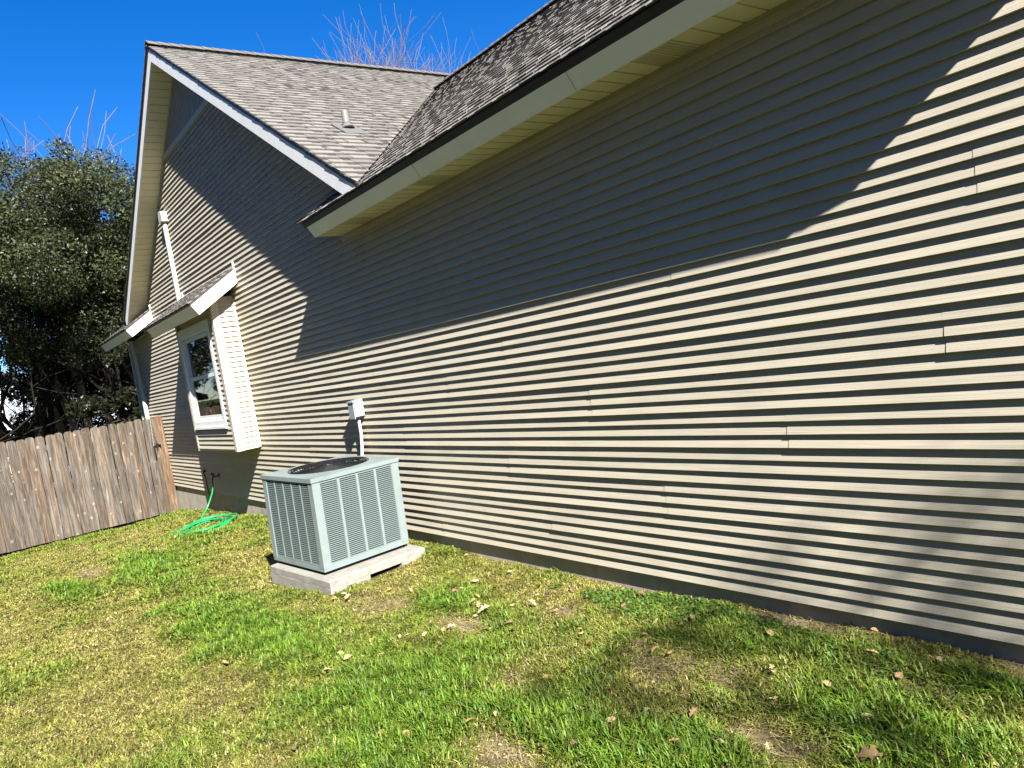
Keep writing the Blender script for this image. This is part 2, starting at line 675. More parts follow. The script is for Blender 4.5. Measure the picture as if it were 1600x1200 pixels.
def siding_mesh(x0, x1, row, ncourse, clip, frame, lift=.0018, thick=(.0235, .0208, .0198)):
    """one triple-course vinyl panel; frame maps (along, out, z) to the world"""
    mb = MB()
    nseg = max(1, int((x1 - x0) / .9))
    amp = .0014
    for j in range(ncourse):
        z0 = (3 * row + j) * C
        t = thick[j]
        prof = [(.001, z0 + .0005), (t - .002, z0 + .0), (t, z0 + .0025), (.0015, z0 + C)]
        cols = []
        for s in range(nseg + 1):
            q = s / nseg
            ring = []
            w = random.uniform(-amp, amp)
            for (o_, z) in prof:
                lo, hi = clip(z)
                a, b = max(x0, lo), min(x1, hi)
                if b < a:
                    a = b = min(max(.5 * (a + b), x0), x1)
                x = a + (b - a) * q
                lf = lift * (1 - (x - x0) / max(x1 - x0, .01))
                ring.append(frame(x, o_ + lf + (w if o_ > .005 else 0), z + (w * .5 if o_ > .005 else 0)))
            cols.append(ring)
        n = len(mb.v)
        for r_ in cols:
            mb.v += r_
        for s in range(nseg):
            for i in range(3):
                a = n + s * 4 + i
                mb.f.append((a, a + 4, a + 5, a + 1))
    # end caps on the overlapping (left) end
    for j in range(ncourse):
        z0 = (3 * row + j) * C
        lo, hi = clip(z0 + C * .5)
        if lo <= x0 + .001:
            t = thick[j]
            mb.quad(frame(x0, 0, z0), frame(x0, t + lift - .001, z0 + .001), frame(x0, lift, z0 + C), frame(x0, 0, z0 + C))
    return mb


wall_frame = lambda x, o_, z: (x, .002 - o_, z)
JOINT = {0: -1.83, 1: -4.13, 2: -3.01, 3: -4.52, 4: -2.14, 5: -3.52, 6: -1.35, 7: -4.35, 8: -2.71, 9: -5.05, 10: -2.165, 11: -4.07, 12: -1.54, 13: -2.91}
PL = 3.80
BX0, BX1, BY, BZ0, BZ1 = -11.98, -10.07, -.315, .79, 2.80      # bay box
NROW = int(GS / (3 * C)) + 1
TRIM_Z = 5.27
for row in range(NROW):
    zm = (row * 3 + 1.5) * C
    ztop = TRIM_Z - .02
    if row * 3 * C > ztop:
        break
    j0 = JOINT.get(row, -2.0 - 1.37 * ((row * 7) % 5) * .55)
    cuts = [j0 + k * PL + random.uniform(-.12, .12) * (k != 0) for k in range(-6, 3)]
    for a, b in zip(cuts[:-1], cuts[1:]):
        zlo = row * 3 * C
        ivs = xlim(zlo)
        for lo, hi in ivs:
            if b <= lo + .02 or a >= hi - .02:
                continue

            def clip(z, lo=lo, hi=hi):
                for l, h in xlim(z):
                    if l < hi and h > lo:
                        return max(l, -99), h
                return (.5 * (lo + hi), .5 * (lo + hi))
            nc = min(3, int(math.ceil((ztop - zlo) / C)))
            if zlo < 2.86 < zlo + 3 * C and lo < -8:
                # the row that runs under the eave stops at the soffit there
                nc = 3
            # split at the eave's left end so the soffit is not pierced
            segs = [(max(a, lo), min(b, hi) + .012)]
            for s0, s1 in segs:
                if s1 - s0 < .03:
                    continue
                m_ = siding_mesh(s0, s1, row, nc, clip, wall_frame)
                hb(m_, 'siding_panel', M_SIDE, wall)

# gable accent: trim board with vertical boards above it
h = (GS - TRIM_Z) / GM
mb = MB()
mb.box(GX - h - .05, GX + h + .05, -.028, .02, TRIM_Z - .03, TRIM_Z + .045)
hb(mb, 'accent_trim', M_POST)
x = GX - h
k = 0
while x < GX + h:
    x1 = min(x + .128, GX + h)
    z0 = TRIM_Z + .05
    za = GS - GM * abs(x - GX)
    zb = GS - GM * abs(x1 - GX)
    mb = MB()
    n = max(za, z0 + .002), max(zb, z0 + .002)
    mb.prism([(x, z0), (x1 - .012, z0), (x1 - .012, n[1]), (x, n[0])], lambda x_, z_: (x_, -.014, z_), lambda x_, z_: (x_, .02, z_))
    hb(mb, 'vertical_board', M_GROOVE, wall)
    x += .128
# corner post at the far corner and J-channel under the eave
mb = MB()
mb.box(WL - .02, WL + .07, -.030, .1, .0, 2.93)
hb(mb, 'corner_post', M_POST)
mb = MB()
mb.box(-6.6, RX, -.020, .02, 2.806, 2.871)
hb(mb, 'frieze_channel', M_SIDE)

# ---- main eave: soffit panels, fascia, drip edge
mb = MB()
mb.prism([(-.02, 2.884), (.027, 2.884), (.027, 2.93), (-.30, 2.93), (-.272, 2.884)], lambda y, z: (-6.59, y, z), lambda y, z: (RX + .04, y, z))
eave_box = hb(mb, 'soffit', M_SOFFIT)
x = -6.594
k = 0
VENT = (14, 15, 32, 33, 4, 5)
while x < RX - .1:
    mb = MB()
    x1 = x + .127
    zz = 2.8725
    yo, yi = -.284, .004
    mb.box(x, x1 - .016, yo, yi, zz, zz + .008)
    mb.box(x1 - .016, x1, yo, yi, zz + .0075, zz + .013)
    if k in VENT:
        # punched slots: small dark louvres hanging just under the panel
        s = hb(mb, 'soffit_panel', M_SOFFIT, eave_box)
        mv = MB()
        yy = yo + .03
        while yy < yi - .03:
            for q in range(4):
                xa = x + .010 + q * .025
                mv.quad((xa, yy, zz - .0022), (xa, yy + .0032, zz - .0022), (xa + .017, yy + .0032, zz - .0022), (xa + .017, yy, zz - .0022))
            yy += .0125
        o = hb(mv, 'vent_slots', M_BLACK, eave_box)
    else:
        hb(mb, 'soffit_panel', M_SOFFIT, eave_box)
    x = x1
    k += 1


def eave_profile(x0, x1, name='eave_fascia'):
    mb = MB()
    # square-cut fascia board
    mb.prism([(-.288, 2.868), (-.350, 2.966), (-.335, 2.976), (-.270, 2.872)], lambda y, z: (x0, y, z), lambda y, z: (x1, y, z))
    return mb


mb = eave_profile(-6.600, RX + .04)
fa = hb(mb, 'eave_fascia', M_FASCIA)
for xj in (-4.62, -2.93):
    mb = MB()
    mb.prism([(-.2893, 2.8676), (-.3513, 2.966), (-.35, 2.9665), (-.288, 2.868)], lambda y, z: (xj, y, z), lambda y, z: (xj + .0016, y, z))
    hb(mb, 'fascia_joint', M_LEAD, fa)
mb = MB()
mb.prism([(-.348, 2.964), (-.366, 3.012), (-.33, 3.035), (-.30, 2.99)], lambda y, z: (-6.66, y, z), lambda y, z: (RX + .05, y, z))
mb.prism([(-.366, 3.012), (-.366, 3.020), (-.30, 3.066), (-.30, 3.05)], lambda y, z: (-6.70, y, z), lambda y, z: (RX + .05, y, z))
hb(mb, 'drip_edge', M_DRIP)
# end return of the soffit box on the left
mb = MB()
mb.prism([(-.286, 2.874), (-.346, 2.964), (-.34, 2.99), (-.004, 3.22), (-.004, 2.874)], lambda y, z: (-6.604, y, z), lambda y, z: (-6.592, y, z))
hb(mb, 'eave_end', M_FASCIA)


# ---- roofs -----------------------------------------------------------------
def main_z(y):
    return EZ + MM * (y - EY)


def gab_z(x):
    return GT - GM * abs(x - GX)


def valley_x(y):                       # left valley
    return GX + (GT - main_z(y)) / GM


def rvalley_x(y):
    return RX + (MM * (y - EY) - .19) / GM


# roof decks (solid bodies just under the shingles)
mb = MB()
d = .025
mb.hexa([(-6.70, EY + .03, EZ - .03), (RX, EY + .03, EZ - .03), (rvalley_x(RY), RY, RZ - .05), (valley_x(RY), RY, RZ - .05),
         (-6.70, EY + .035, EZ - .01), (RX, EY + .035, EZ - .01), (rvalley_x(RY), RY, RZ - d), (valley_x(RY), RY, RZ - d)])
mb = MB()
y0 = EY + .02
mb.poly([(-6.70, y0, main_z(y0) - d), (RX, y0, main_z(y0) - d), (rvalley_x(RY) + .2, RY, RZ - d), (valley_x(RY) - .25, RY, RZ - d), (valley_x(.02) - .2, .02, main_z(.02) - d), (-6.70, .02, main_z(.02) - d)])
mb.poly([(valley_x(RY) - .25, RY, RZ - d), (rvalley_x(RY) + .2, RY, RZ - d), (rvalley_x(RY), 7.4, EZ), (valley_x(RY), 7.4, EZ)])
main_roof = hb(mb, 'main_roof', M_DECK)
GY0, GYB = -.3260, 7.0
mb = MB()
hw = 5.40                                   # half-width of the gable roof on the right; left ends on the return
xl = GX - 4.85
mb.poly([(GX, GY0 + .02, GT - d), (GX, GYB, GT - d), (GX + hw, GYB, gab_z(GX + hw) - d), (GX + hw, GY0 + .02, gab_z(GX + hw) - d)][::-1])
mb.poly([(GX, GY0 + .02, GT - d), (GX, GYB, GT - d), (GX - 6.9, GYB, gab_z(GX - 6.9) - d), (GX - 6.9, .03, gab_z(GX - 6.9) - d), (GX - 5.05, .03, gab_z(GX - 5.05) - d), (GX - 5.05, GY0 + .02, gab_z(GX - 5.05) - d)])
gable_roof = hb(mb, 'gable_roof', M_DECK)
mb = MB()
rz = lambda x: EZ + .19 + GM * (x - RX)
mb.poly([(RX, GY0, rz(RX) - .02), (WR, GY0, rz(WR) - .02), (WR, 7, rz(WR) - .02), (RX, 7, rz(RX) - .02)])
mb.prism([(RX - .02, rz(RX) - .20), (WR, rz(WR) - .20), (WR, rz(WR)), (RX - .02, rz(RX))], lambda x, z: (x, GY0 - .012, z), lambda x, z: (x, GY0 + .02, z))
mb.prism([(RX, rz(RX) - .21), (WR, rz(WR) - .21), (WR, rz(WR) - .19), (RX, rz(RX) - .19)], lambda x, z: (x, GY0, z), lambda x, z: (x, .03, z))
mb.poly([(WR, GY0, rz(WR)), (WR + 5, GY0, rz(WR) - 5 * GM), (WR + 5, 7, rz(WR) - 5 * GM), (WR, 7, rz(WR))])
hb(mb, 'side_gable_roof', M_DECK)


def shingle_strip(s0, s1, t0, expo, surf, clip, jag=0.0, first=False, tmax=99.0):
    """one laminated shingle strip: base sheet and thicker random tabs, the upper part of each
    in the darker granules that makers blend in as a shadow line.
    surf(s, t, lift) -> world; clip(t) -> (smin, smax)"""
    mb = MB()
    mb.dark = []

    def slab(a, b, ta, tb, l0, l1, th, dark):
        tb = min(tb, tmax)
        if tb - ta < .004:
            return
        la, lb = clip(ta), clip(tb)
        a0, b0 = max(a, la[0]), min(b, la[1])
        a1, b1 = max(a, lb[0]), min(b, lb[1])
        if b0 - a0 < .004 and b1 - a1 < .004:
            return
        if b0 < a0:
            a0 = b0 = .5 * (a0 + b0)
        if b1 < a1:
            a1 = b1 = .5 * (a1 + b1)
        n_ = len(mb.f)
        mb.hexa([surf(a0, ta, l0 - .004), surf(b0, ta, l0 - .004), surf(b1, tb, l1 - .008), surf(a1, tb, l1 - .008),
                 surf(a0, ta, l0 + th), surf(b0, ta, l0 + th), surf(b1, tb, l1 + th), surf(a1, tb, l1 + th)])
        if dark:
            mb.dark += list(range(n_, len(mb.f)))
    j = 0 if first else random.uniform(-jag, jag)
    k1 = t0 + expo * random.uniform(.50, .60)
    te = t0 + expo + .02
    drop = .010
    slab(s0, s1, t0 + j, k1, .001, .001 - drop * .55, .0055, random.random() < .10)
    slab(s0, s1, k1, te, .001 - drop * .55, .001 - drop, .0055, True)
    s = s0 + random.uniform(-.02, .06)
    while s < s1 - .03:
        w = random.uniform(.10, .23)
        e = min(s + w, s1)
        if e - s > .04:
            a_ = max(s, s0)
            tl = t0 + (.002 if first else -.005 + j + random.uniform(-.003, .003))
            k2 = t0 + expo * random.uniform(.58, .70)
            slab(a_, e - .004, tl, k2, .0048, .0048 - drop * .6, .0055, False)
            slab(a_, e - .004, k2, te - .004, .0048 - drop * .6, .0048 - drop, .0055, True)
        s = e + random.uniform(.03, .13)
    return mb


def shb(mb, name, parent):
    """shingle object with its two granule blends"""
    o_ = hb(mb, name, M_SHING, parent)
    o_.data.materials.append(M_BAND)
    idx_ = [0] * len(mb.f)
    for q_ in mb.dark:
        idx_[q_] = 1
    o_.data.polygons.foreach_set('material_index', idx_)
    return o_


EXPO = .143
cosm = 1 / math.hypot(1, MM)
cosg = 1 / math.hypot(1, GM)
SHCOUNT = [0]
rest = MB()


def merge(dst, src):
    n = len(dst.v)
    dst.dark = getattr(dst, 'dark', []) + [q_ + len(dst.f) for q_ in src.dark]
    dst.v += src.v
    dst.f += [tuple(i + n for i in f) for f in src.f]


# main slope: s = x, t = distance up the slope from the eave
def surf_main(s, t, l):
    y = EY + t * cosm
    return (s - 0, y - l * MM * cosm, EZ + t * MM * cosm + l * cosm)


def clip_main(t):
    y = EY + t * cosm
    lo = -6.745 if y < .0 else valley_x(y) - .03
    return (lo, max(rvalley_x(y), RX + .05 if y < .05 else -9) + .02)


nrows = int((RY - EY) / cosm / EXPO) + 1
strips = []
for r in range(nrows):
    t0 = r * EXPO - .012
    lo, hi = clip_main(t0)
    lo2, hi2 = clip_main(t0 + EXPO)
    a, b = min(lo, lo2), max(hi, hi2)
    s = a - random.uniform(0, .9)
    while s < b:
        if s + 1 > a + .02:
            strips.append(('m', max(s, a - .02), min(s + .985, b), t0))
        s += .985
# gable right slope: s = y, t = up the slope from the valley foot
TG = (GT - gab_z(GX + hw)) / GM / cosg      # slope length


def surf_gab(s, t, l):
    x = GX + hw - t * cosg
    return (x + l * GM * cosg, s, gab_z(GX + hw) + t * GM * cosg + l * cosg)


def clip_gab(t):
    x = GX + hw - t * cosg
    y = EY + (GT - GM * (x - GX) - EZ) / MM          # y of the valley at this x
    return (GY0, min(max(y - .035, GY0), 6.0))


ng = int(TG / EXPO) + 1
for r in range(ng):
    t0 = r * EXPO
    if t0 > TG - .05:
        break
    hi = max(clip_gab(t0)[1], clip_gab(t0 + EXPO)[1])
    s = GY0 - random.uniform(0, .8)
    while s < hi:
        if s + .985 > GY0 + .05:
            strips.append(('g', max(s, GY0 + random.uniform(-.003, .004)), min(s + .985, hi), t0))
        s += .985
camp = Vector((0, -3.2924, 1.5456))


def strip_dist(q):
    k, a, b, t = q
    pnt = surf_main(.5 * (a + b), t, 0) if k == 'm' else surf_gab(.5 * (a + b), t, 0)
    # strips out of frame (far right) rank last
    pen = 20 if (k == 'm' and pnt[0] > -1.6 - 1.3 * (pnt[1])) else 0
    return (Vector(pnt) - camp).length * (1.0 if k == 'm' else .82) + pen


strips.sort(key=strip_dist)
rest_m, rest_g = MB(), MB()
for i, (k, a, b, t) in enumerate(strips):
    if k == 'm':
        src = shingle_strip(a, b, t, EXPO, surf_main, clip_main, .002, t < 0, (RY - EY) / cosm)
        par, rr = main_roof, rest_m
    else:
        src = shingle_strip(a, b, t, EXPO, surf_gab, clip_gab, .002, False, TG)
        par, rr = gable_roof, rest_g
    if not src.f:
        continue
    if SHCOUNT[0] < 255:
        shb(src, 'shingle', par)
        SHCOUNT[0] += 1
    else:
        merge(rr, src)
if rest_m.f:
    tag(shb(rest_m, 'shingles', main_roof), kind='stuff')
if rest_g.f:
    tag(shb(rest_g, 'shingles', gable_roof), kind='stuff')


# ridge caps
def ridge_caps(p0, p1, na, nb, parent):
    p0, p1 = Vector(p0), Vector(p1)
    L_ = (p1 - p0).length
    dr = (p1 - p0).normalized()
    n_ = int(L_ / .145)
    for i in range(n_):
        c0 = p0 + dr * (i * .145)
        c1 = p0 + dr * (i * .145 + .17)
        up0, up1 = .072 + random.uniform(-.003, .003), .060
        mb = MB()
        na_, nb_ = Vector(na), Vector(nb)
        w = .125
        z = Vector((0, 0, 1))
        for side in (na_, nb_):
            e = side.normalized() * w
            mb.hexa([c0 + z * (up0 - .016), c0 + e + z * (up0 - .016), c1 + e + z * (up1 - .012), c1 + z * (up1 - .012),
                     c0 + z * up0, c0 + e + z * up0, c1 + e + z * up1, c1 + z * up1])
        hb(mb, 'ridge_cap', M_CAP, parent)


def ridge_vent(p0, p1, na, nb, parent):
    p0, p1, z = Vector(p0), Vector(p1), Vector((0, 0, 1))
    mb = MB()
    for e in (Vector(na).normalized() * .118, Vector(nb).normalized() * .118):
        mb.hexa([p0 - z * .01, p0 + e - z * .01, p1 + e - z * .01, p1 - z * .01, p0 + z * .052, p0 + e + z * .052, p1 + e + z * .052, p1 + z * .052])
    hb(mb, 'ridge_vent', M_VENT, parent)


ridge_vent((GX, GY0 + .12, GT), (GX, 5.2, GT), (1, 0, -GM), (-1, 0, -GM), gable_roof)
ridge_vent((valley_x(RY) - .1, RY, RZ), (1.5, RY, RZ), (0, -1, -MM), (0, 1, -MM), main_roof)
ridge_caps((GX, GY0 - .01, GT), (GX, 5.2, GT), (1, 0, -GM), (-1, 0, -GM), gable_roof)
ridge_caps((valley_x(RY) - .1, RY, RZ), (1.5, RY, RZ), (0, -1, -MM), (0, 1, -MM), main_roof)


# ---- gable rakes: fascia, drip strip and soffit
def rake(side):
    sgn = 1 if side == 'R' else -1
    L0 = 5.12 if side == 'R' else 4.80
    X = lambda d_: GX + sgn * d_
    Zs = lambda d_: GS - GM * d_
    n = 14
    # fascia board (vertical cut, follows the pitch)
    mb = MB()
    mb.hexa([(X(0), -.312, Zs(0) - .004), (X(L0), -.312, Zs(L0) - .004), (X(L0), -.29, Zs(L0) - .004), (X(0), -.29, Zs(0) - .004),
             (X(0), -.312, Zs(0) + .165), (X(L0), -.312, Zs(L0) + .165), (X(L0), -.29, Zs(L0) + .165), (X(0), -.29, Zs(0) + .165)])
    hb(mb, 'rake_fascia', M_TRIM)
    mb = MB()
    mb.hexa([(X(0), -.3180, Zs(0) + .160), (X(L0 + .05), -.3180, Zs(L0 + .05) + .160), (X(L0 + .05), -.28, Zs(L0 + .05) + .160), (X(0), -.28, Zs(0) + .160),
             (X(0), -.3190, Zs(0) + .203), (X(L0 + .05), -.3190, Zs(L0 + .05) + .203), (X(L0 + .05), -.28, Zs(L0 + .05) + .206), (X(0), -.28, Zs(0) + .206)])
    hb(mb, 'rake_drip_edge', M_DRIP)
    mb = MB()
    mb.hexa([(X(0), -.29, Zs(0) + .03), (X(L0), -.29, Zs(L0) + .03), (X(L0), .028, Zs(L0) + .03), (X(0), .028, Zs(0) + .03),
             (X(0), -.29, Zs(0) + .05), (X(L0), -.29, Zs(L0) + .05), (X(L0), .028, Zs(L0) + .05), (X(0), .028, Zs(0) + .05)])
    bk = hb(mb, 'rake_soffit', M_SOFFIT)
    step = .133 * cosg
    d_ = .03
    while d_ < L0 - .02:
        e = min(d_ + step, L0)
        mb = MB()
        g = .010
        mb.hexa([(X(d_), -.289, Zs(d_)), (X(e - g), -.289, Zs(e - g)), (X(e - g), .02, Zs(e - g)), (X(d_), .02, Zs(d_)),
                 (X(d_), -.289, Zs(d_) + .012), (X(e - g), -.289, Zs(e - g) + .012), (X(e - g), .02, Zs(e - g) + .012), (X(d_), .02, Zs(d_) + .012)])
        hb(mb, 'soffit_panel', M_SOFFIT, bk)
        d_ = e
    # channel where the soffit meets the siding
    mb = MB()
    mb.hexa([(X(0), -.020, Zs(0) - .045), (X(L0), -.020, Zs(L0) - .045), (X(L0), .01, Zs(L0) - .045), (X(0), .01, Zs(0) - .045),
             (X(0), -.020, Zs(0) + .0), (X(L0), -.020, Zs(L0) + .0), (X(L0), .01, Zs(L0) + .0), (X(0), .01, Zs(0) + .0)])
    hb(mb, 'soffit_channel', M_POST)
    # shingle edge of the left slope, seen as a dark line along the rake
    if side == 'L':
        mb = MB()
        s = 0
        while s < L0 + .05:
            e = s + .143 * cosg
            mb.hexa([(X(s), -.340, Zs(s) + .203), (X(e), -.338, Zs(e) + .203), (X(e), -.1, Zs(e) + .206), (X(s), -.1, Zs(s) + .206),
                     (X(s), -.340, Zs(s) + .214), (X(e), -.338, Zs(e) + .220), (X(e), -.1, Zs(e) + .224), (X(s), -.1, Zs(s) + .216)])
            s = e
        hb(mb, 'shingle_edge', M_CAP, gable_roof)


rake('R')
rake('L')

# plumbing vent on the gable slope
mb = MB()
vx, vy = -7.10, .52
vz = gab_z(vx)
mb.tube([(vx, vy, vz - .02), (vx, vy, vz + .195)], .036, 14)
mb.tube([(vx, vy, vz + .03), (vx, vy, vz + .055)], .041, 14)
mb.tube([(vx, vy, vz + .065), (vx, vy, vz + .08)], .040, 14)
vp = hb(mb, 'vent_pipe', M_PIPE, None)
mb = MB()
q = lambda dx, dy, l: (vx + dx, vy + dy, gab_z(vx + dx) + l)
mb.hexa([q(.19, -.13, .014), q(.19, .13, .014), q(-.10, .13, .014), q(-.10, -.13, .014), q(.19, -.13, .022), q(.19, .13, .022), q(-.10, .13, .022), q(-.10, -.13, .022)])
mb.tube([(vx + .01, vy, vz + .0), (vx, vy, vz + .05)], [.075, .044], 14)
hb(mb, 'vent_flashing', M_LEAD, None)


# ---- small shed roofs: bay roof and the cornice return
def shed_roof(name, x0, x1, dout, ztop, fh, pitch, hip_left=0.0):
    """shingled shed roof against the wall; front fascia square-cut, raked ends in white"""
    c = 1 / math.hypot(1, pitch)
    zt = lambda y: ztop + pitch * y            # y <= 0
    Lr = dout / c
    xa = lambda y: x0 + hip_left * (1 + y / dout)
    mb = MB()
    mb.hexa([(xa(0), .0, ztop - .03), (x1, .0, ztop - .03), (x1, -dout + .02, zt(-dout + .02) - .03), (x0, -dout + .02, zt(-dout + .02) - .03),
             (xa(0), .0, ztop - .004), (x1, .0, ztop - .004), (x1, -dout + .02, zt(-dout + .02) - .004), (x0, -dout + .02, zt(-dout + .02) - .004)][::1])
    roof = hb(mb, name, M_DECK)
    nrm = (pitch * c, c)                      # (out, up) of the roof normal
    # front fascia: square to the pitch
    ft = (-dout + .015, zt(-dout + .015) - .045)
    fb = (ft[0] + fh * nrm[0], ft[1] - fh * nrm[1])
    mb = MB()
    mb.prism([fb, ft, (ft[0] + .018, ft[1] + .012), (fb[0] + .018, fb[1] + .012)], lambda y, z: (x0 + .02, y, z), lambda y, z: (x1, y, z))
    hb(mb, 'fascia', M_FASCIA, roof)
    mb = MB()
    mb.prism([(ft[0] + .002, ft[1] - .002), (-dout - .002, zt(-dout) - .012), (-dout + .03, zt(-dout + .03) - .002), (ft[0] + .02, ft[1] + .01)],
             lambda y, z: (x0 + .0, y, z), lambda y, z: (x1 + .012, y, z))
    hb(mb, 'drip_edge', M_DRIP, roof)
    # raked end boards
    ends = [(x1, 1)] if hip_left else [(x1, 1), (x0 + .02, -1)]
    for xe, sg in ends:
        mb = MB()
        y0 = ft[0]
        mb.prism([(fb[0], fb[1]), (ft[0], ft[1]), (-.004, ft[1] + pitch * (-.004 - ft[0])), (-.004, fb[1] + pitch * (-.004 - fb[0]))],
                 lambda y, z: (xe, y, z), lambda y, z: (xe + sg * .02, y, z))
        hb(mb, 'rake_board', M_TRIM, roof)
        mb = MB()
        mb.prism([(-dout, zt(-dout) - .014), (-dout, zt(-dout) + .004), (-.004, ztop + .004), (-.004, ztop - .014)],
                 lambda y, z: (xe + sg * .003, y, z), lambda y, z: (xe + sg * .029, y, z))
        mb.prism([(-dout + .012, zt(-dout) - .036), (-dout + .012, zt(-dout) - .010), (-.004, ztop - .014), (-.004, ztop - .040)],
                 lambda y, z: (xe + sg * .018, y, z), lambda y, z: (xe + sg * .024, y, z))
        hb(mb, 'rake_drip_edge', M_DRIP, roof)
        # small flashing strip up the wall
        mb = MB()
        zb_ = fb[1] + pitch * (-.004 - fb[0])
        mb.box(min(xe, xe + sg * .03), max(xe, xe + sg * .03), -.034, -.004, zb_ - .01, ztop + .05)
        hb(mb, 'wall_channel', M_TRIM, roof)
    # soffit
    mb = MB()
    zs = lambda y: fb[1] + .006 + pitch * (y - fb[0])
    mb.prism([(fb[0] + .01, zs(fb[0] + .01)), (-.004, zs(-.004)), (-.004, zs(-.004) + .012), (fb[0] + .01, zs(fb[0] + .01) + .012)],
             lambda y, z: (x0 + .02 + hip_left * .5, y, z), lambda y, z: (x1, y, z))
    hb(mb, 'soffit', M_SOFFIT, roof)
    # shingles
    surf = lambda s, t, l: (s, -dout - .012 + t * c - l * pitch * c, zt(-dout - .012) + t * pitch * c + l * c)
    clip = lambda t: (xa(max(-dout, -dout + t * c)) - .01, x1 + .03) if t * c < dout else (0, 0)
    r = 0
    while r * .115 < Lr - .01:
        s = x0 - random.uniform(0, .8)
        while s < x1 + .03:
            src = shingle_strip(s, min(s + .985, x1 + .03), r * .115, min(.115, Lr - r * .115 + .01), surf, lambda t: (xa(min(0, max(-dout, -dout + t * c))) - .01, x1 + .03), .001, r == 0)
            if src.f:
                shb(src, 'shingle', roof)
            s += .985
        r += 1
    return roof, fb, ft


# bay window ------------------------------------------------------------------
mb = MB()
mb.box(BX0 + .02, BX0 + .06, BY + .02, .0, BZ0 + .01, BZ1)
mb.box(BX1 - .06, BX1 - .02, BY + .02, .0, BZ0 + .01, BZ1)
mb.box(BX0 + .06, BX1 - .06, BY + .02, .0, BZ0 + .01, BZ0 + .05)
mb.box(BX0 + .06, BX1 - .06, BY + .02, BY + .06, BZ0 + .05, 1.10)
mb.box(BX0 + .06, BX1 - .06, BY + .02, BY + .06, 2.62, BZ1)
mb.box(BX0 + .06, -11.86, BY + .02, BY + .06, 1.10, 2.62)
mb.box(-10.32, BX1 - .06, BY + .02, BY + .06, 1.10, 2.62)
bay = hb(mb, 'bay_window', M_POST)
mb = MB()
mb.box(BX0 + .06, BX1 - .06, -.012, -.004, BZ0 + .05, BZ1)
hb(mb, 'interior', M_DARK, bay)
mb = MB()
nf = 30
for i in range(nf):
    xa_ = -11.22 + (.70) * i / nf
    xb_ = -11.22 + (.70) * (i + 1) / nf
    mb.quad((xa_, -.25 + .02 * (i % 2), 1.1), (xb_, -.25 + .02 * ((i + 1) % 2), 1.1), (xb_, -.25 + .02 * ((i + 1) % 2), 2.6), (xa_, -.25 + .02 * (i % 2), 2.6))
hb(mb, 'curtain', M_CURT, bay)
mb = MB()
nb_ = 26
for i in range(nb_):
    z_ = 1.9 + i * .027
    mb.quad((-11.62, -.225, z_), (-10.52, -.225, z_), (-10.52, -.205, z_ + .018), (-11.62, -.205, z_ + .018))
hb(mb, 'window_blind', M_CURT, bay)
# front siding of the bay (courses line up with the wall)
bframe = lambda x, o_, z: (x, BY - o_, z)
noclip = lambda a, b: (lambda z: (a, b))
row0 = int(BZ0 / (3 * C))
for row in range(row0, 14):
    z0 = row * 3 * C
    for a, b, zl, zh in ((BX0 + .06, BX1 - .075, BZ0 + .015, 1.10), (BX0 + .06, -11.885, 1.10, 2.70), (-10.295, BX1 - .075, 1.10, 2.70)):
        cs = [j for j in range(3) if zl - .02 <= z0 + j * C and z0 + (j + 1) * C <= zh + .045]
        if not cs:
            continue
        full = siding_mesh(a, b, row, 3, noclip(a, b), bframe, 0.0)
        keep = MB()
        # keep only the wanted courses
        nseg = max(1, int((b - a) / .9))
        per = (nseg + 1) * 4
        for j in cs:
            n0 = len(keep.v)
            keep.v += full.v[j * per:(j + 1) * per]
            for s in range(nseg):
                for i in range(3):
                    q_ = n0 + s * 4 + i
                    keep.f.append((q_, q_ + 4, q_ + 5, q_ + 1))
        hb(keep, 'siding_panel', M_SIDE, bay)
# side siding (faces +x): along = y
sframe = lambda y, o_, z: (BX1 + o_ - .004, y, z)
for row in range(row0, 14):
    z0 = row * 3 * C
    cs = [j for j in range(3) if BZ0 - .01 <= z0 + j * C and z0 + (j + 1) * C <= 2.97]
    if not cs:
        continue
    full = siding_mesh(-.245, -.02, row, 3, noclip(-.245, -.02), sframe, 0.0, (.024, .022, .022))
    keep = MB()
    for j in cs:
        n0 = len(keep.v)
        keep.v += full.v[j * 8:(j + 1) * 8]
        for i in range(3):
            keep.f.append((n0 + i, n0 + 4 + i, n0 + 5 + i, n0 + 1 + i))
    hb(keep, 'siding_panel', M_SIDE, bay)
# corner posts, bottom trim, wall channel
for xa_, xb_ in ((BX1 - .07, BX1 + .022), (BX0 - .015, BX0 + .055)):
    mb = MB()
    mb.box(xa_, xb_, BY - .022, BY + .075, BZ0 - .008, 2.80)
    hb(mb, 'corner_post', M_POST, bay)
mb = MB()
mb.box(BX1 - .004, BX1 + .024, -.040, -.012, BZ0, 2.80)
hb(mb, 'wall_channel', M_POST, bay)
mb = MB()
mb.box(BX0, BX1 + .01, BY - .004, .0, BZ0 - .004, BZ0 + .012)
hb(mb, 'underside', M_SOFFIT, bay)
mb = MB()
mb.box(BX0 - .004, BX0 + .02, BY + .07, .0, BZ0 + .01, 2.80)
hb(mb, 'side_wall', M_SIDE, bay)
# window frame
wx0, wx1, wz0, wz1 = -11.88, -10.30, 1.12, 2.60


def ring(x0, x1, z0, z1, w, ya, yb, wb=None, wt=None):
    wb = wb or w
    wt = wt or w
    mb = MB()
    mb.box(x0, x0 + w, ya, yb, z0, z1)
    mb.box(x1 - w, x1, ya, yb, z0, z1)
    mb.box(x0 + w, x1 - w, ya, yb, z0, z0 + wb)
    mb.box(x0 + w, x1 - w, ya, yb, z1 - wt, z1)
    return mb


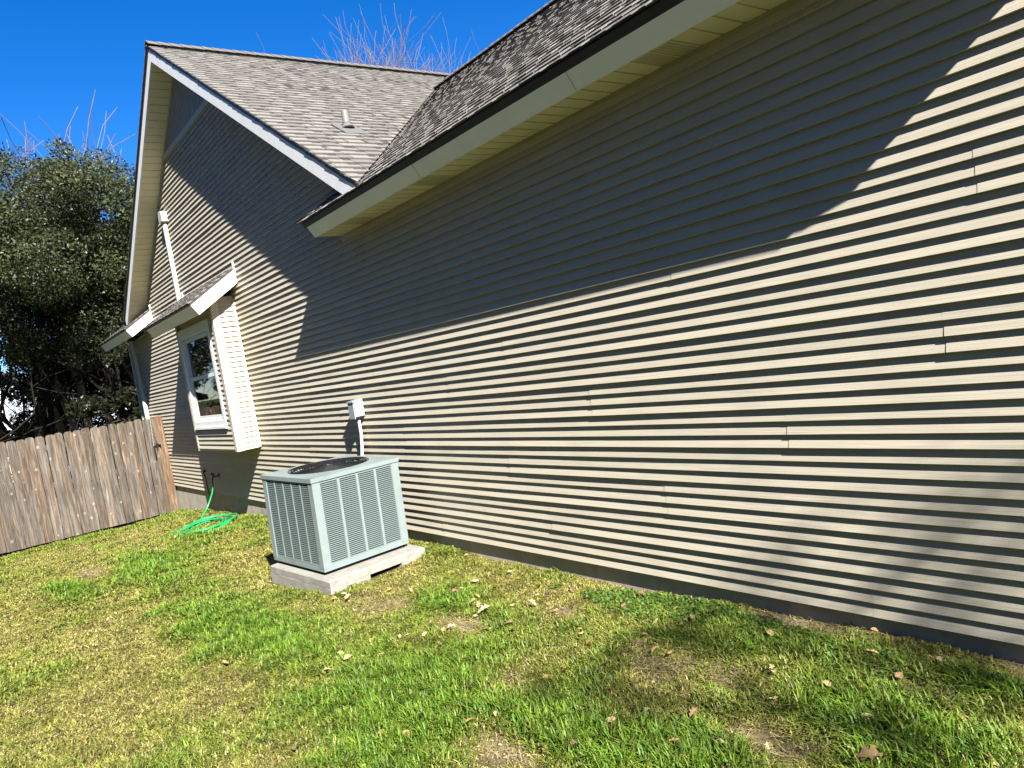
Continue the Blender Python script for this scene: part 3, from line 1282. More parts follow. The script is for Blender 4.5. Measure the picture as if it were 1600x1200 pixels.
hb(ring(wx0, wx1, wz0, wz1, .085, BY - .030, BY + .05, .10, .11), 'window_frame', M_TRIM, bay)
hb(ring(wx0 + .085, wx1 - .085, wz0 + .10, wz1 - .11, .035, BY - .014, BY + .05), 'window_stop', M_TRIM, bay)
hb(ring(wx0 + .13, wx1 - .13, 1.83, wz1 - .15, .055, BY + .012, BY + .04, .04, .05), 'upper_sash', M_TRIM, bay)
hb(ring(wx0 + .13, wx1 - .13, wz0 + .135, 1.885, .06, BY - .004, BY + .02, .045, .05), 'lower_sash', M_TRIM, bay)
mb = MB()
mb.box(wx0 - .01, wx1 + .012, BY - .048, BY + .0, wz0 - .012, wz0 + .018)
hb(mb, 'window_sill', M_TRIM, bay)
for zlo, zhi, yy in ((1.85, 2.42, BY + .028), (1.27, 1.85, BY + .010)):
    mb = MB()
    mb.box(wx0 + .16, wx1 - .16, yy, yy + .004, zlo, zhi)
    hb(mb, 'window_pane', M_GLASS, bay)

shed_roof('bay_roof', -12.44, -9.83, .655, 3.205, .152, .667)
shed_roof('cornice_return', -17.52, -14.745, .50, 3.36, .150, .667, hip_left=.30)

# downspout and conduit on the wall
mb = MB()
mb.tube([(-16.445, -.075, -.5), (-16.445, -.075, 2.55), (-16.445, -.10, 2.75), (-16.45, -.12, 2.93)], .042, 12)
mb.box(-16.50, -16.39, -.08, .0, 2.0, 2.03)
mb.box(-16.50, -16.39, -.08, .0, .6, .63)
hb(mb, 'downspout', M_WPVC, None)
mb = MB()
mb.tube([(-12.57, -.05, 3.15), (-12.57, -.05, 4.45)], .036, 12)
cd = hb(mb, 'conduit', M_WPVC, None)
mb = MB()
mb.prism([(-12.655, 4.42), (-12.485, 4.42), (-12.465, 4.50), (-12.50, 4.58), (-12.64, 4.60), (-12.675, 4.50)], lambda x, z: (x, -.105, z), lambda x, z: (x, -.012, z))
hb(mb, 'conduit_cap', M_WPVC, None)

# ------------------------------------------------------------------ things on and by the wall
disc = empty('disconnect_box', (-6.85, -.01, 1.11))
tag(disc, 'small grey electrical disconnect box on the siding above the air conditioner', 'electrical box')


def part(mb, name, m, parent, smooth=False):
    o = mb.build(name, m, None, smooth)
    o.parent = parent
    o.matrix_parent_inverse = parent.matrix_basis.inverted()
    return o


mb = MB()
mb.box(-6.92, -6.782, -.115, -.016, 1.118, 1.278)
part(mb, 'box_body', M_BOXG, disc)
mb = MB()
mb.hexa([(-6.926, -.132, 1.262), (-6.776, -.132, 1.262), (-6.776, -.014, 1.275), (-6.926, -.014, 1.275),
         (-6.926, -.132, 1.274), (-6.776, -.132, 1.274), (-6.776, -.014, 1.290), (-6.926, -.014, 1.290)])
part(mb, 'rain_lid', M_BOXG, disc)
mb = MB()
mb.hexa([(-6.91, -.126, 1.10), (-6.79, -.126, 1.10), (-6.79, -.1155, 1.10), (-6.91, -.1155, 1.10),
         (-6.91, -.124, 1.255), (-6.79, -.124, 1.255), (-6.79, -.1155, 1.255), (-6.91, -.1155, 1.255)])
part(mb, 'door_flap', M_BOXG, disc)
mb = MB()
mb.tube([(-6.85, -.06, 1.12), (-6.852, -.062, .95), (-6.855, -.075, .82), (-6.83, -.11, .70), (-6.76, -.18, .58), (-6.66, -.26, .48), (-6.55, -.33, .42)], .016, 10)
part(mb, 'flexible_conduit', M_WPVC, disc, True)

bib = empty('spigot', (-12.38, -.01, .30))
tag(bib, 'dark outdoor spigot on the shaded siding under the bay window', 'spigot')
mb = MB()
mb.tube([(-12.38, -.01, .30), (-12.38, -.10, .30), (-12.38, -.115, .26)], .013, 8)
mb.tube([(-12.38, -.022, .30), (-12.38, -.012, .30)], .045, 12)
part(mb, 'spout', M_BRASS, bib)
mb = MB()
mb.tube([(-12.46, -.10, .335), (-12.43, -.10, .352), (-12.38, -.10, .357), (-12.33, -.10, .352), (-12.30, -.10, .335)], .011, 8)
mb.tube([(-12.38, -.10, .30), (-12.38, -.10, .355)], .007, 8)
part(mb, 'handle', M_BLACK, bib)

mb = MB()
mb.tube([(-13.12, -.03, .36), (-13.12, -.05, .33), (-13.118, -.032, .26), (-13.11, -.03, .1), (-13.095, -.03, -.02), (-13.09, -.0, -.1)], .008, 6)
mb.box(-13.145, -13.10, -.04, -.008, .335, .375)
o = mb.build('wall_cable', M_BLACK)
tag(o, 'thin black cable dropping down the siding left of the spigot', 'cable')

# garden hose: drop from the spigot, then loose coils on the grass
hp = []
drop = [(-12.38, -.118, .26), (-12.385, -.125, .16), (-12.41, -.15, .05), (-12.43, -.20, -.06), (-12.40, -.28, -.18), (-12.33, -.37, -.25)]
for q_ in drop:
    hp.append(q_)
rnd = random.Random(5)
turns = 5.2
N_ = 190
cx, cy = -11.35, -.58
for i in range(1, N_):
    f = i / N_
    th = math.radians(170) + f * turns * 2 * math.pi
    wob = math.sin(f * 9.0) * .10
    ra = .74 * (1 - .30 * abs(math.sin(f * 6.1))) * (1 + .06 * math.sin(th * 2.3))
    rb = .43 * (1 - .38 * abs(math.sin(f * 6.1 + .5)))
    x_ = cx + ra * math.cos(th) + wob
    y_ = cy + rb * math.sin(th) - .10 * math.cos(th) + .06 * math.sin(f * 14)
    y_ = min(y_, -.05)
    hp.append((x_, y_, float(gz(x_, y_)) + .030 + .016 * f * turns * .5 + rnd.uniform(-.002, .002)))
x_, y_, z_ = hp[-1]
for i in range(1, 4):
    hp.append((x_ - .02 * i, y_ - .085 * i, float(gz(x_ - .02 * i, y_ - .085 * i)) + .03))
mb = MB()
mb.tube(hp, .0125, 7)
o = mb.build('garden_hose', M_HOSE, None, True)
tag(o, 'bright green garden hose hanging from the spigot and coiled on the grass', 'hose')

# ------------------------------------------------------------------ air conditioner on its pad
ac = empty('air_conditioner', (-6.236, -.74, -.02))
ac.rotation_mode = 'XYZ'
AW, AD, AH = .872, .845, .80
rotm = Matrix.Rotation(.118, 4, 'Z') @ Matrix.Rotation(.034, 4, 'Y') @ Matrix.Rotation(-.018, 4, 'X')
ac.rotation_euler = rotm.to_euler()
tag(ac, 'pale teal louvred air conditioner condenser standing on a concrete pad', 'air conditioner')
hw_, hd_ = AW / 2, AD / 2


def acp(mb, name, m, parent=None, smooth=False):
    return mb.build(name, m, parent or ac, smooth)


mb = MB()
mb.box(-hw_ + .03, hw_ - .03, -hd_ + .03, hd_ - .03, .004, .035)
acp(mb, 'base_gap_shade', M_BLACK)  # black inset block painted as the shadow gap under the base pan
mb = MB()
mb.box(-hw_ + .002, hw_ - .002, -hd_ + .002, hd_ - .002, .034, .062)
acp(mb, 'base_pan', M_AC)
mb = MB()
mb.box(-hw_ + .045, hw_ - .045, -hd_ + .045, hd_ - .045, .06, AH - .03)
acp(mb, 'coil', M_COIL)
pw = .068
for sx_ in (-1, 1):
    for sy_ in (-1, 1):
        mb = MB()
        x0_, x1_ = sorted((sx_ * hw_, sx_ * (hw_ - pw)))
        y0_, y1_ = sorted((sy_ * hd_, sy_ * (hd_ - .022)))
        mb.box(x0_, x1_, y0_, y1_, .06, AH - .036)
        x0_, x1_ = sorted((sx_ * hw_, sx_ * (hw_ - .022)))
        y2_, y3_ = sorted((sy_ * (hd_ - .022), sy_ * (hd_ - pw)))
        mb.box(x0_, x1_, y2_, y3_, .06, AH - .036)
        acp(mb, 'corner_post', M_AC)


def louver_face(frm, width, ncol, name):
    """frm(u, out, z): u across the face, out from the face plane"""
    z0, z1 = .062, AH - .038
    u0, u1 = -width / 2 + pw - .004, width / 2 - pw + .004
    mb = MB()
    # frame rails and vertical ribs
    def bx(a, b, o0, o1, za, zb):
        mb.hexa([frm(a, o1, za), frm(b, o1, za), frm(b, o0, za), frm(a, o0, za), frm(a, o1, zb), frm(b, o1, zb), frm(b, o0, zb), frm(a, o0, zb)])
    bx(u0, u1, -.02, -.0045, z0, z0 + .022)
    bx(u0, u1, -.02, -.0045, z1 - .016, z1)
    rib = .014 if ncol == 5 else .022
    for c_ in range(ncol + 1):
        uc = u0 + (u1 - u0) * c_ / ncol
        bx(uc - rib / 2, uc + rib / 2, -.03, -.003, z0 + .022, z1 - .016)
    panel = acp(mb, name, M_AC)
    ml = MB()
    n = 40
    dz = (z1 - z0 - .04) / n
    for c_ in range(ncol):
        a = u0 + (u1 - u0) * c_ / ncol + rib / 2
        b = u0 + (u1 - u0) * (c_ + 1) / ncol - rib / 2
        for i in range(n):
            z = z0 + .023 + i * dz
            # thin pressed bar with a dark slot above it
            za, zb = z, z + dz * .42
            ml.quad(frm(a, -.006, za), frm(b, -.006, za), frm(b, -.006, zb), frm(a, -.006, zb))
            ml.quad(frm(a, -.006, zb), frm(b, -.006, zb), frm(b, -.012, zb + .001), frm(a, -.012, zb + .001))
            ml.quad(frm(a, -.012, za), frm(b, -.012, za), frm(b, -.006, za), frm(a, -.006, za))
    o_ = ml.build('louvers', M_ACL, panel)
    tag(o_, kind='stuff')


louver_face(lambda u, o_, z: (u, -hd_ - o_, z), AW, 5, 'louver_panel')
louver_face(lambda u, o_, z: (hw_ + o_, u, z), AD, 4, 'louver_panel')
louver_face(lambda u, o_, z: (-u, hd_ + o_, z), AW, 5, 'louver_panel')
louver_face(lambda u, o_, z: (-hw_ - o_, -u, z), AD, 4, 'louver_panel')
# top cover with round opening
mb = MB()
R_ = .335
n = 40
lip = .008
outer, inner, inner2 = [], [], []
for i in range(n):
    w = 2 * math.pi * (i + .5) / n
    cx_, sx_ = math.cos(w), math.sin(w)
    k_ = 1 / max(abs(cx_) / (hw_ + lip), abs(sx_) / (hd_ + lip))
    outer.append((cx_ * k_, sx_ * k_, AH))
    inner.append((cx_ * R_, sx_ * R_, AH + .008))
    inner2.append((cx_ * R_, sx_ * R_, AH - .05))
nn = len(mb.v)
mb.v += outer + inner + inner2
for i in range(n):
    j = (i + 1) % n
    mb.f.append((i, j, n + j, n + i))
    mb.f.append((n + i, n + j, 2 * n + j, 2 * n + i))
lo_ = [(-hw_ - lip, -hd_ - lip), (hw_ + lip, -hd_ - lip), (hw_ + lip, hd_ + lip), (-hw_ - lip, hd_ + lip)]
for i in range(4):
    a, b = lo_[i], lo_[(i + 1) % 4]
    mb.quad((a[0], a[1], AH - .034), (b[0], b[1], AH - .034), (b[0], b[1], AH + .0005), (a[0], a[1], AH + .0005))
    # corner wedges of the top sheet
    mb.poly([(a[0], a[1], AH - .0015), (b[0], b[1], AH - .0015), (b[0] * .93, b[1] * .93, AH - .0015), (a[0] * .93, a[1] * .93, AH - .0015)])
acp(mb, 'top_cover', M_AC)
mb = MB()
for rr in np.linspace(.05, R_ + .012, 13):
    ptsr = [(math.cos(2 * math.pi * i / 28) * rr, math.sin(2 * math.pi * i / 28) * rr, AH + .010 + .004 * (1 - (rr / R_) ** 2)) for i in range(29)]
    mb.tube(ptsr, .0038, 5, False)
for i in range(8):
    w = 2 * math.pi * i / 8
    mb.tube([(math.cos(w) * .04, math.sin(w) * .04, AH + .013), (math.cos(w) * (R_ + .02), math.sin(w) * (R_ + .02), AH + .011)], .005, 5)
acp(mb, 'fan_guard', M_BLACK)
mb = MB()
mb.tube([(0, 0, AH - .06), (0, 0, AH - .004)], .08, 16)
acp(mb, 'fan_motor', M_BLACK)
for i in range(4):
    w = 2 * math.pi * i / 4
    mb = MB()
    ca, sa = math.cos(w), math.sin(w)
    rp = lambda r, t, z: (ca * r - sa * t, sa * r + ca * t, z)
    mb.hexa([rp(.08, -.05, AH - .035), rp(.30, -.10, AH - .045), rp(.30, .10, AH - .012), rp(.08, .05, AH - .012),
             rp(.08, -.05, AH - .033), rp(.30, -.10, AH - .043), rp(.30, .10, AH - .010), rp(.08, .05, AH - .010)])
    acp(mb, 'fan_blade', M_BLACK)
mb = MB()
mb.box(-hw_ - .006, -hw_ + .004, -hd_ + .02, -hd_ + .05, .50, .56)
acp(mb, 'side_port', M_BLACK)

pad = empty('concrete_pad', (-6.17, -.735, -.12))
pad.rotation_mode = 'XYZ'
pad.rotation_euler = rotm.to_euler()
tag(pad, 'chipped pale concrete slab under the air conditioner', 'concrete pad')


def rough_slab(x0, x1, y0, y1, z0, z1, n=10, amp=.006, bev=.012):
    """slab with a worn upper edge"""
    mb = MB()
    per = []
    for k_ in range(4):
        c0 = [(x0, y0), (x1, y0), (x1, y1), (x0, y1)][k_]
        c1 = [(x1, y0), (x1, y1), (x0, y1), (x0, y0)][k_]
        for i in range(n):
            t_ = i / n
            per.append((c0[0] + (c1[0] - c0[0]) * t_, c0[1] + (c1[1] - c0[1]) * t_))
    m_ = len(per)
    cx_, cy_ = (x0 + x1) / 2, (y0 + y1) / 2
    rings = []
    for zz, ins in ((z0, 0), (z1 - bev, 0), (z1, bev)):
        rg = []
        for (px, py) in per:
            j_ = random.uniform(-amp, amp)
            dx, dy = px - cx_, py - cy_
            l_ = max(abs(dx) / (x1 - cx_), abs(dy) / (y1 - cy_))
            sc_ = 1 - (ins + abs(j_)) / (x1 - cx_)
            rg.append((cx_ + dx * sc_, cy_ + dy * sc_, zz + (j_ * .3 if zz != z0 else 0)))
        rings.append(rg)
    for rg in rings:
        mb.v += rg
    for q_ in range(2):
        for i in range(m_):
            j = (i + 1) % m_
            mb.f.append((q_ * m_ + i, q_ * m_ + j, (q_ + 1) * m_ + j, (q_ + 1) * m_ + i))
    mb.f.append(tuple(2 * m_ + i for i in range(m_)))
    mb.f.append(tuple(range(m_))[::-1])
    return mb


rough_slab(-.50, .52, -.475, .475, .035, .100).build('slab', M_PAD, pad)
rough_slab(-.50, .518, -.473, -.10, -.06, .0325, amp=.004, bev=.004).build('lower_slab', M_PAD, pad)
rough_slab(-.50, .516, .22, .472, -.06, .0325, amp=.004, bev=.004).build('lower_slab', M_PAD, pad)

# ------------------------------------------------------------------ fence
FX = -15.5
fence = empty('wooden_fence', (FX, -1.9, -.5))
tag(fence, 'weathered grey picket fence of round-eared cedar boards below the dark oak', 'fence')


def board_mesh(w, h_, th=.018):
    """dog-eared picket, its face towards +x, base at the origin"""
    mb = MB()
    r_ = w * .34
    prof = [(-w / 2, 0), (w / 2, 0), (w / 2, h_ - r_)]
    for a in (25, 55, 80):
        prof.append((w / 2 - r_ + r_ * math.cos(math.radians(a)), h_ - r_ + r_ * math.sin(math.radians(a))))
    for a in (100, 125, 155):
        prof.append((-w / 2 + r_ + r_ * math.cos(math.radians(a)), h_ - r_ + r_ * math.sin(math.radians(a))))
    prof.append((-w / 2, h_ - r_))
    mb.prism(prof, lambda y, z: (th / 2, y, z), lambda y, z: (-th / 2, y, z))
    return mb.mesh('fence_board', M_WOOD)


BW = [board_mesh(.138, 1.845), board_mesh(.132, 1.86), board_mesh(.142, 1.85)]
y = -.31
i = 0
rb_ = random.Random(3)
while y > -5.0:
    o = link('fence_board', BW[i % 3], fence)
    lean = rb_.uniform(-.006, .006)
    top = .04 * (-y / 2.6)
    o.location = Vector((FX + rb_.uniform(-.006, .006), y, -.497 + rb_.uniform(-.006, .006) + top * .55)) - fence.location
    o.rotation_euler = (lean, 0, rb_.uniform(-.03, .03))
    o.scale = (1, 1, 1 + .012 * (-y / 2.6) + rb_.uniform(-.004, .004))
    g_ = rb_.uniform(.80, 1.12)
    br = rb_.uniform(-.02, .07)
    o.color = (g_ * (1 + br), g_, g_ * (1 - br), 1)
    y -= .1435 + rb_.uniform(-.002, .003)
    i += 1
for z_ in (-.2, .45, 1.12):
    mb = MB()
    mb.box(FX - .055, FX - .016, -5.1, -.26, z_, z_ + .085)
    o = part(mb, 'rail', M_WOOD, fence)
for y_ in (-2.5, -4.9):
    mb = MB()
    mb.box(FX - .15, FX - .06, y_, y_ + .09, -.7, 1.25)
    part(mb, 'post', M_WOOD, fence)

endp = empty('fence_end_panel', (FX + .012, -.11, -.5))
tag(endp, 'browner fence planks with black latch and pull chain against the house corner', 'fence panel')
b1 = board_mesh(.150, 1.87)
b2 = board_mesh(.085, 1.85)
for me_, yy, c_ in ((b1, -.095, (1.45, 1.10, .82, 1)), (b2, -.212, (1.05, .97, .86, 1))):
    o = link('fence_board', me_, endp)
    o.location = (0, yy + .11, .0)
    o.color = c_
mb = MB()
mb.box(FX - .08, FX - .004, -.2, -.02, -.6, 1.30)
part(mb, 'post', M_WOOD, endp)
mb = MB()
mb.box(FX + .024, FX + .045, -.255, -.13, .80, .835)
mb.box(FX + .024, FX + .05, -.215, -.195, .74, .88)
mb.tube([(FX + .045, -.20, .86), (FX + .07, -.16, .83), (FX + .05, -.14, .78)], .010, 6)
mb.box(FX + .022, FX + .035, -.262, -.235, .55, .80)
part(mb, 'latch', M_BLACK, endp)
mb = MB()
for i in range(20):
    z_ = 1.32 - i * .026
    yc = -.232 - .0012 * i
    mb.tube([(FX + .034, yc - .005, z_), (FX + .034, yc + .005, z_ + .014)], .0045, 5)
part(mb, 'pull_chain', M_WPVC, endp)


# ------------------------------------------------------------------ trees
def np_quads(name, V, tones, material, parent=None):
    """V: (n,4,3) quads with one tone each"""
    n = len(V)
    me = bpy.data.meshes.new(name)
    me.vertices.add(n * 4)
    me.vertices.foreach_set('co', V.reshape(-1).astype(np.float32))
    me.loops.add(n * 4)
    me.loops.foreach_set('vertex_index', np.arange(n * 4, dtype=np.int32))
    me.polygons.add(n)
    me.polygons.foreach_set('loop_start', np.arange(0, n * 4, 4, dtype=np.int32))
    me.polygons.foreach_set('loop_total', np.full(n, 4, np.int32))
    me.update()
    at = me.attributes.new('tone', 'FLOAT_COLOR', 'POINT')
    c = np.ones((n, 4, 4), np.float32)
    c[:, :, :3] = tones[:, None, :]
    at.data.foreach_set('color', c.reshape(-1))
    me.materials.append(material)
    return link(name, me, parent)


def leaf_quads(cent, size, up=.35, r=rng):
    """leaf-sized folded-free quads, random facing, biased upward"""
    n = len(cent)
    nrm = r.normal(size=(n, 3))
    nrm[:, 2] += up * 2
    nrm /= np.linalg.norm(nrm, axis=1)[:, None]
    a = np.cross(nrm, r.normal(size=(n, 3)))
    a /= np.linalg.norm(a, axis=1)[:, None]
    b = np.cross(nrm, a)
    s = size * r.uniform(.6, 1.3, (n, 1))
    w = s * .42
    return np.stack([cent - a * s, cent + b * w, cent + a * s, cent - b * w], 1)


def branch(mb, p0, d, length, rad, depth, tips, rr, spread=.55, up=.15, seg=5, kink=.16, kids=(2, 3), minr=.0):
    pts = [Vector(p0)]
    d = Vector(d).normalized()
    n = 5 if depth > 1 else 4
    rads = [rad]
    for i in range(n):
        d = (d + Vector((rr.gauss(0, kink), rr.gauss(0, kink), rr.gauss(0, kink) + up * .3))).normalized()
        pts.append(pts[-1] + d * (length / n))
        rads.append(rad * (1 - .55 * (i + 1) / n))
    rads = [max(q_, minr) for q_ in rads]
    mb.tube(pts, rads, max(3, seg - (2 if depth < 2 else 0)), False)
    tips.append((pts[-1], depth))
    tips.append((pts[2], depth))
    if depth == 0:
        return
    for k_ in range(rr.randint(*kids)):
        f_ = rr.uniform(.35, 1.0)
        i_ = min(n, max(1, int(f_ * n)))
        nd = (d + Vector((rr.gauss(0, spread), rr.gauss(0, spread), rr.gauss(0, spread) + up))).normalized()
        branch(mb, pts[i_], nd, length * rr.uniform(.55, .8), rads[i_] * .62, depth - 1, tips, rr, spread, up, seg, kink, kids, minr)


def leafy_tree(name, base, height, crown_c, crown_r, nleaf, label, seed, tone=(.075, .10, .04), leaf=.055, holes=.45, nclump=150, cat='tree', group=None, cs=.20, rmin=.45):
    rr = random.Random(seed)
    r_ = np.random.default_rng(seed)
    t = empty(name, base)
    tag(t, label, cat, group)
    mb = MB()
    tips = []
    cz = crown_c[2] - base[2]
    for k_ in range(4 if nclump > 40 else 2):
        a = rr.uniform(0, 6.28)
        branch(mb, (rr.uniform(-.25, .25), rr.uniform(-.25, .25), -.2), (math.cos(a) * .35, math.sin(a) * .35, 1), height * .55, height * .017, 3, tips, rr, .6, .12)
    mb.build('trunk', M_BARK, t, True)
    # clumps of leaves spread through the crown's volume
    cc = np.array(crown_c) - np.array(base)
    d = r_.normal(size=(nclump, 3))
    d /= np.linalg.norm(d, axis=1)[:, None]
    rad = r_.uniform(rmin, 1.0, nclump) ** .6
    cen = cc + d * rad[:, None] * np.array(crown_r)
    cen += (r_.normal(size=cen.shape)) * .25
    csz = r_.uniform(.45, 1.1, nclump) * (np.mean(crown_r) * cs)
    w = csz ** 2
    idx = r_.choice(nclump, nleaf, p=w / w.sum())
    off = r_.normal(size=(nleaf, 3))
    off /= np.linalg.norm(off, axis=1)[:, None]
    off *= (r_.uniform(.15, 1, (nleaf, 1)) ** .5)
    pos = cen[idx] + off * csz[idx][:, None] * np.array([1, 1, .75])
    V = leaf_quads(pos, leaf, .35, r_)
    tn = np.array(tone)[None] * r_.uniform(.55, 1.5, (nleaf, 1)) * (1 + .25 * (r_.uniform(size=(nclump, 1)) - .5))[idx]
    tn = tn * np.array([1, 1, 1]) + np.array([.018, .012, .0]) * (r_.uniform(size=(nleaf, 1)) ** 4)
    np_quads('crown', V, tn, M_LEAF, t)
    return t


leafy_tree('oak_tree', (-25.5, -1.4, -.6), 8.5, (-24.6, -.3, 5.95), (5.9, 5.6, 2.35), 300000,
           'dense dark green live oak rising behind the wooden fence', 21, (.036, .045, .019), .047, nclump=320, rmin=.12)
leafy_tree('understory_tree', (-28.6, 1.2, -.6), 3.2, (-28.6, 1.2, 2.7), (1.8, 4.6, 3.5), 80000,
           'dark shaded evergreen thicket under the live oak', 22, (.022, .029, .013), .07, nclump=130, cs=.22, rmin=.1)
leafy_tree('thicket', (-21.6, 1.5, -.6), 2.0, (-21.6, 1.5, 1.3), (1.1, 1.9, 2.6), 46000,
           'bushes crowding the house corner behind the fence, deep shade put into their leaf colour', 26, (.010, .013, .006), .055, nclump=90, cs=.24, rmin=.05)  # near-black leaf tone stands in for shade at the corner
leafy_tree('slim_oak', (-24.0, .9, -.6), 8.0, (-24.2, .55, 8.2), (.55, .55, 1.35), 3600,
           'slim leafy top poking above the live oak against the sky', 23, (.040, .050, .021), .058, nclump=46, cs=.46, rmin=.0)
leafy_tree('yard_oak', (-30.0, -7.6, -.6), 8.0, (-30.0, -7.6, 4.6), (3.6, 4.4, 4.2), 30000,
           'green oak standing further left beyond the fence', 24, (.045, .055, .024), .10, nclump=80)


def bare_tree(name, base, height, label, seed, spread=.42, stems=3, rad=.11, cat='tree', depth=4, mat_=None, kids=(2, 4), seglen=.42, minr=.009, kink=.17, up=.24, lean=.22):
    rr = random.Random(seed)
    t = empty(name, base)
    tag(t, label, cat)
    mb = MB()
    tips = []
    for k_ in range(stems):
        a = 6.28 * k_ / stems + rr.uniform(-.4, .4)
        branch(mb, (0, 0, -.2), (math.cos(a) * lean, math.sin(a) * lean, 1), height * seglen, rad, depth, tips, rr, spread, up, 6, kink, kids, minr)
    mb.build('trunk', mat_ or M_TWIG, t, True)
    return t, tips


bare_tree('bare_tree', (-30.0, 15.2, -.6), 19.2, 'leafless tree with fine twigs rising behind the gable ridge', 41, .42, 6, .15, depth=4, kids=(5, 6), seglen=.46, minr=.007, lean=.15, up=.13, kink=.16)
bare_tree('bare_pecan', (-27.0, .25, -.6), 16.0, 'bare pale branches above the live oak at the left edge', 36, .50, 3, .13, depth=3, kids=(4, 5), seglen=.56, minr=.010, lean=.05, up=.14, kink=.20)
bare_tree('bare_sapling', (-26.0, 2.3, -.6), 10.4, 'thin bare branches between the live oak and the gable rake', 35, .45, 2, .07, depth=3, kids=(3, 4), seglen=.62, minr=.006, lean=.08, up=.10, kink=.22)

# tree to the right of the picture: it throws the soft shade on the lawn and the lower siding
tsh, tips = bare_tree('shade_tree', (11.6, -3.1, -.1), 10.6, 'sparse winter tree behind the photographer shading the right of the lawn', 37, .40, 2, .15, depth=3, mat_=M_BARK, kids=(2, 3), seglen=.46)
r_ = np.random.default_rng(9)
nl = 1500
cen = np.array([10.50, -2.6, 8.42]) - np.array([11.6, -3.1, -.1])
ncl = 16
cl = cen + r_.normal(size=(ncl, 3)) * np.array([.85, .62, .70])
pos = cl[r_.integers(0, ncl, nl)] + r_.normal(size=(nl, 3)) * .16
np_quads('crown', leaf_quads(pos, .06, .2, r_), np.array([[.08, .09, .035]]) * r_.uniform(.6, 1.3, (nl, 1)), M_LEAF, tsh)

# ------------------------------------------------------------------ neighbour's house beyond the fence
nb = empty('neighbour_house', (-38.0, -1.0, -.6))
tag(nb, 'pale neighbouring house with dark roof glimpsed under the oak', 'house')
mb = MB()
mb.prism([(-6.0, 0), (5.0, 0), (5.0, 2.3), (-.5, 4.6), (-6.0, 2.3)], lambda y, z: (0, y, z), lambda y, z: (-7, y, z))
part_o = mb.build('wall', M_WWALL, nb)
for i in range(22):
    mb = MB()
    z_ = i * .17
    yl, yr = -6.0, 5.0
    if z_ > 2.2:
        yl = -6.0 + (z_ - 2.2) / .418
        yr = 5.0 - (z_ - 2.2) / .418
    mb.hexa([(.03, yl, z_), (.03, yr, z_), (0, yr, z_), (0, yl, z_), (.008, yl, z_ + .168), (.008, yr, z_ + .168), (0, yr, z_ + .168), (0, yl, z_ + .168)])
    mb.build('siding_board', M_WWALL, part_o)
mb = MB()
for s_ in (-1, 1):
    mb.hexa([(.4, -.5, 4.62), (.4, -.5 + s_ * 6.0, 2.1), (-7.4, -.5 + s_ * 6.0, 2.1), (-7.4, -.5, 4.62),
             (.4, -.5, 4.85), (.4, -.5 + s_ * 6.0, 2.33), (-7.4, -.5 + s_ * 6.0, 2.33), (-7.4, -.5, 4.85)])
mb.build('roof', M_WROOF, nb)
mb = MB()
mb.box(.0, .06, 1.2, 2.4, .9, 2.1)
wf = mb.build('window', M_TRIM, nb)
mb = MB()
mb.box(.06, .07, 1.28, 2.32, .98, 2.02)
mb.build('pane', M_DARK, wf)


# unseen house added behind the camera to keep sky light off the wall
M_BRICK = mat('dark_brick', (.17, .10, .075), .9, .1, var=.25, vscale=25)
nh = empty('sky_block_house', (-4.0, -7.6, -.5))
tag(nh, 'unseen dark brick house added behind the camera to block sky light', 'house')
mb = MB()
mb.box(-14.0, 16.0, -8.0, 0, 0, 3.1)
mb.build('wall', M_BRICK, nh)
mb = MB()
mb.prism([(.55, 3.0), (.55, 3.16), (-4.0, 6.3), (-8.55, 3.16), (-8.55, 3.0)], lambda y, z: (-14.6, y, z), lambda y, z: (16.6, y, z))
mb.build('roof', M_WROOF, nh)
for xw in (-11, -6, 0, 6):
    mb = MB()
    mb.box(xw, xw + 1.1, -.01, .05, .9, 2.3)
    w_ = mb.build('window', M_TRIM, nh)
    mb = MB()
    mb.box(xw + .08, xw + 1.02, .05, .06, .98, 2.22)
    mb.build('pane', M_DARK, w_)
sf = empty('sky_block_fence', (-4.5, -5.35, -.45))  # unseen fence, added to cut the low sky light reaching the wall
tag(sf, 'unseen weathered board fence added behind the camera to block low sky light', 'fence')
for k in range(150):
    o = link('fence_board', BW[k % 3], sf)
    o.location = (-11.0 + k * .1435, 0, .02)
    o.rotation_euler = (0, 0, math.pi / 2)
    o.color = (.9, .85, .8, 1)
for z_ in (.3, 1.4):
    mb = MB()
    mb.box(-11.1, 10.5, -.055, -.015, z_, z_ + .085)
    mb.build('rail', M_WOOD, sf)


# unseen tall evergreens added behind that house to block more of the sky
for k, (xt, yt, ht) in enumerate(((-22, -13.0, 16.5), (-14.5, -14.6, 18), (-7.5, -14.6, 19), (-.5, -14.6, 18.5), (6.5, -14.8, 17.5))):
    leafy_tree('sky_block_tree', (xt, yt, -.6), ht * .5, (xt, yt, ht * .58), (4.3, 2.6, ht * .42), 9000,
               'unseen tall evergreen added behind the brick house to block sky light', 60 + k, (.024, .034, .015), .26, nclump=60, cs=.26, group='evergreens added to block sky light')

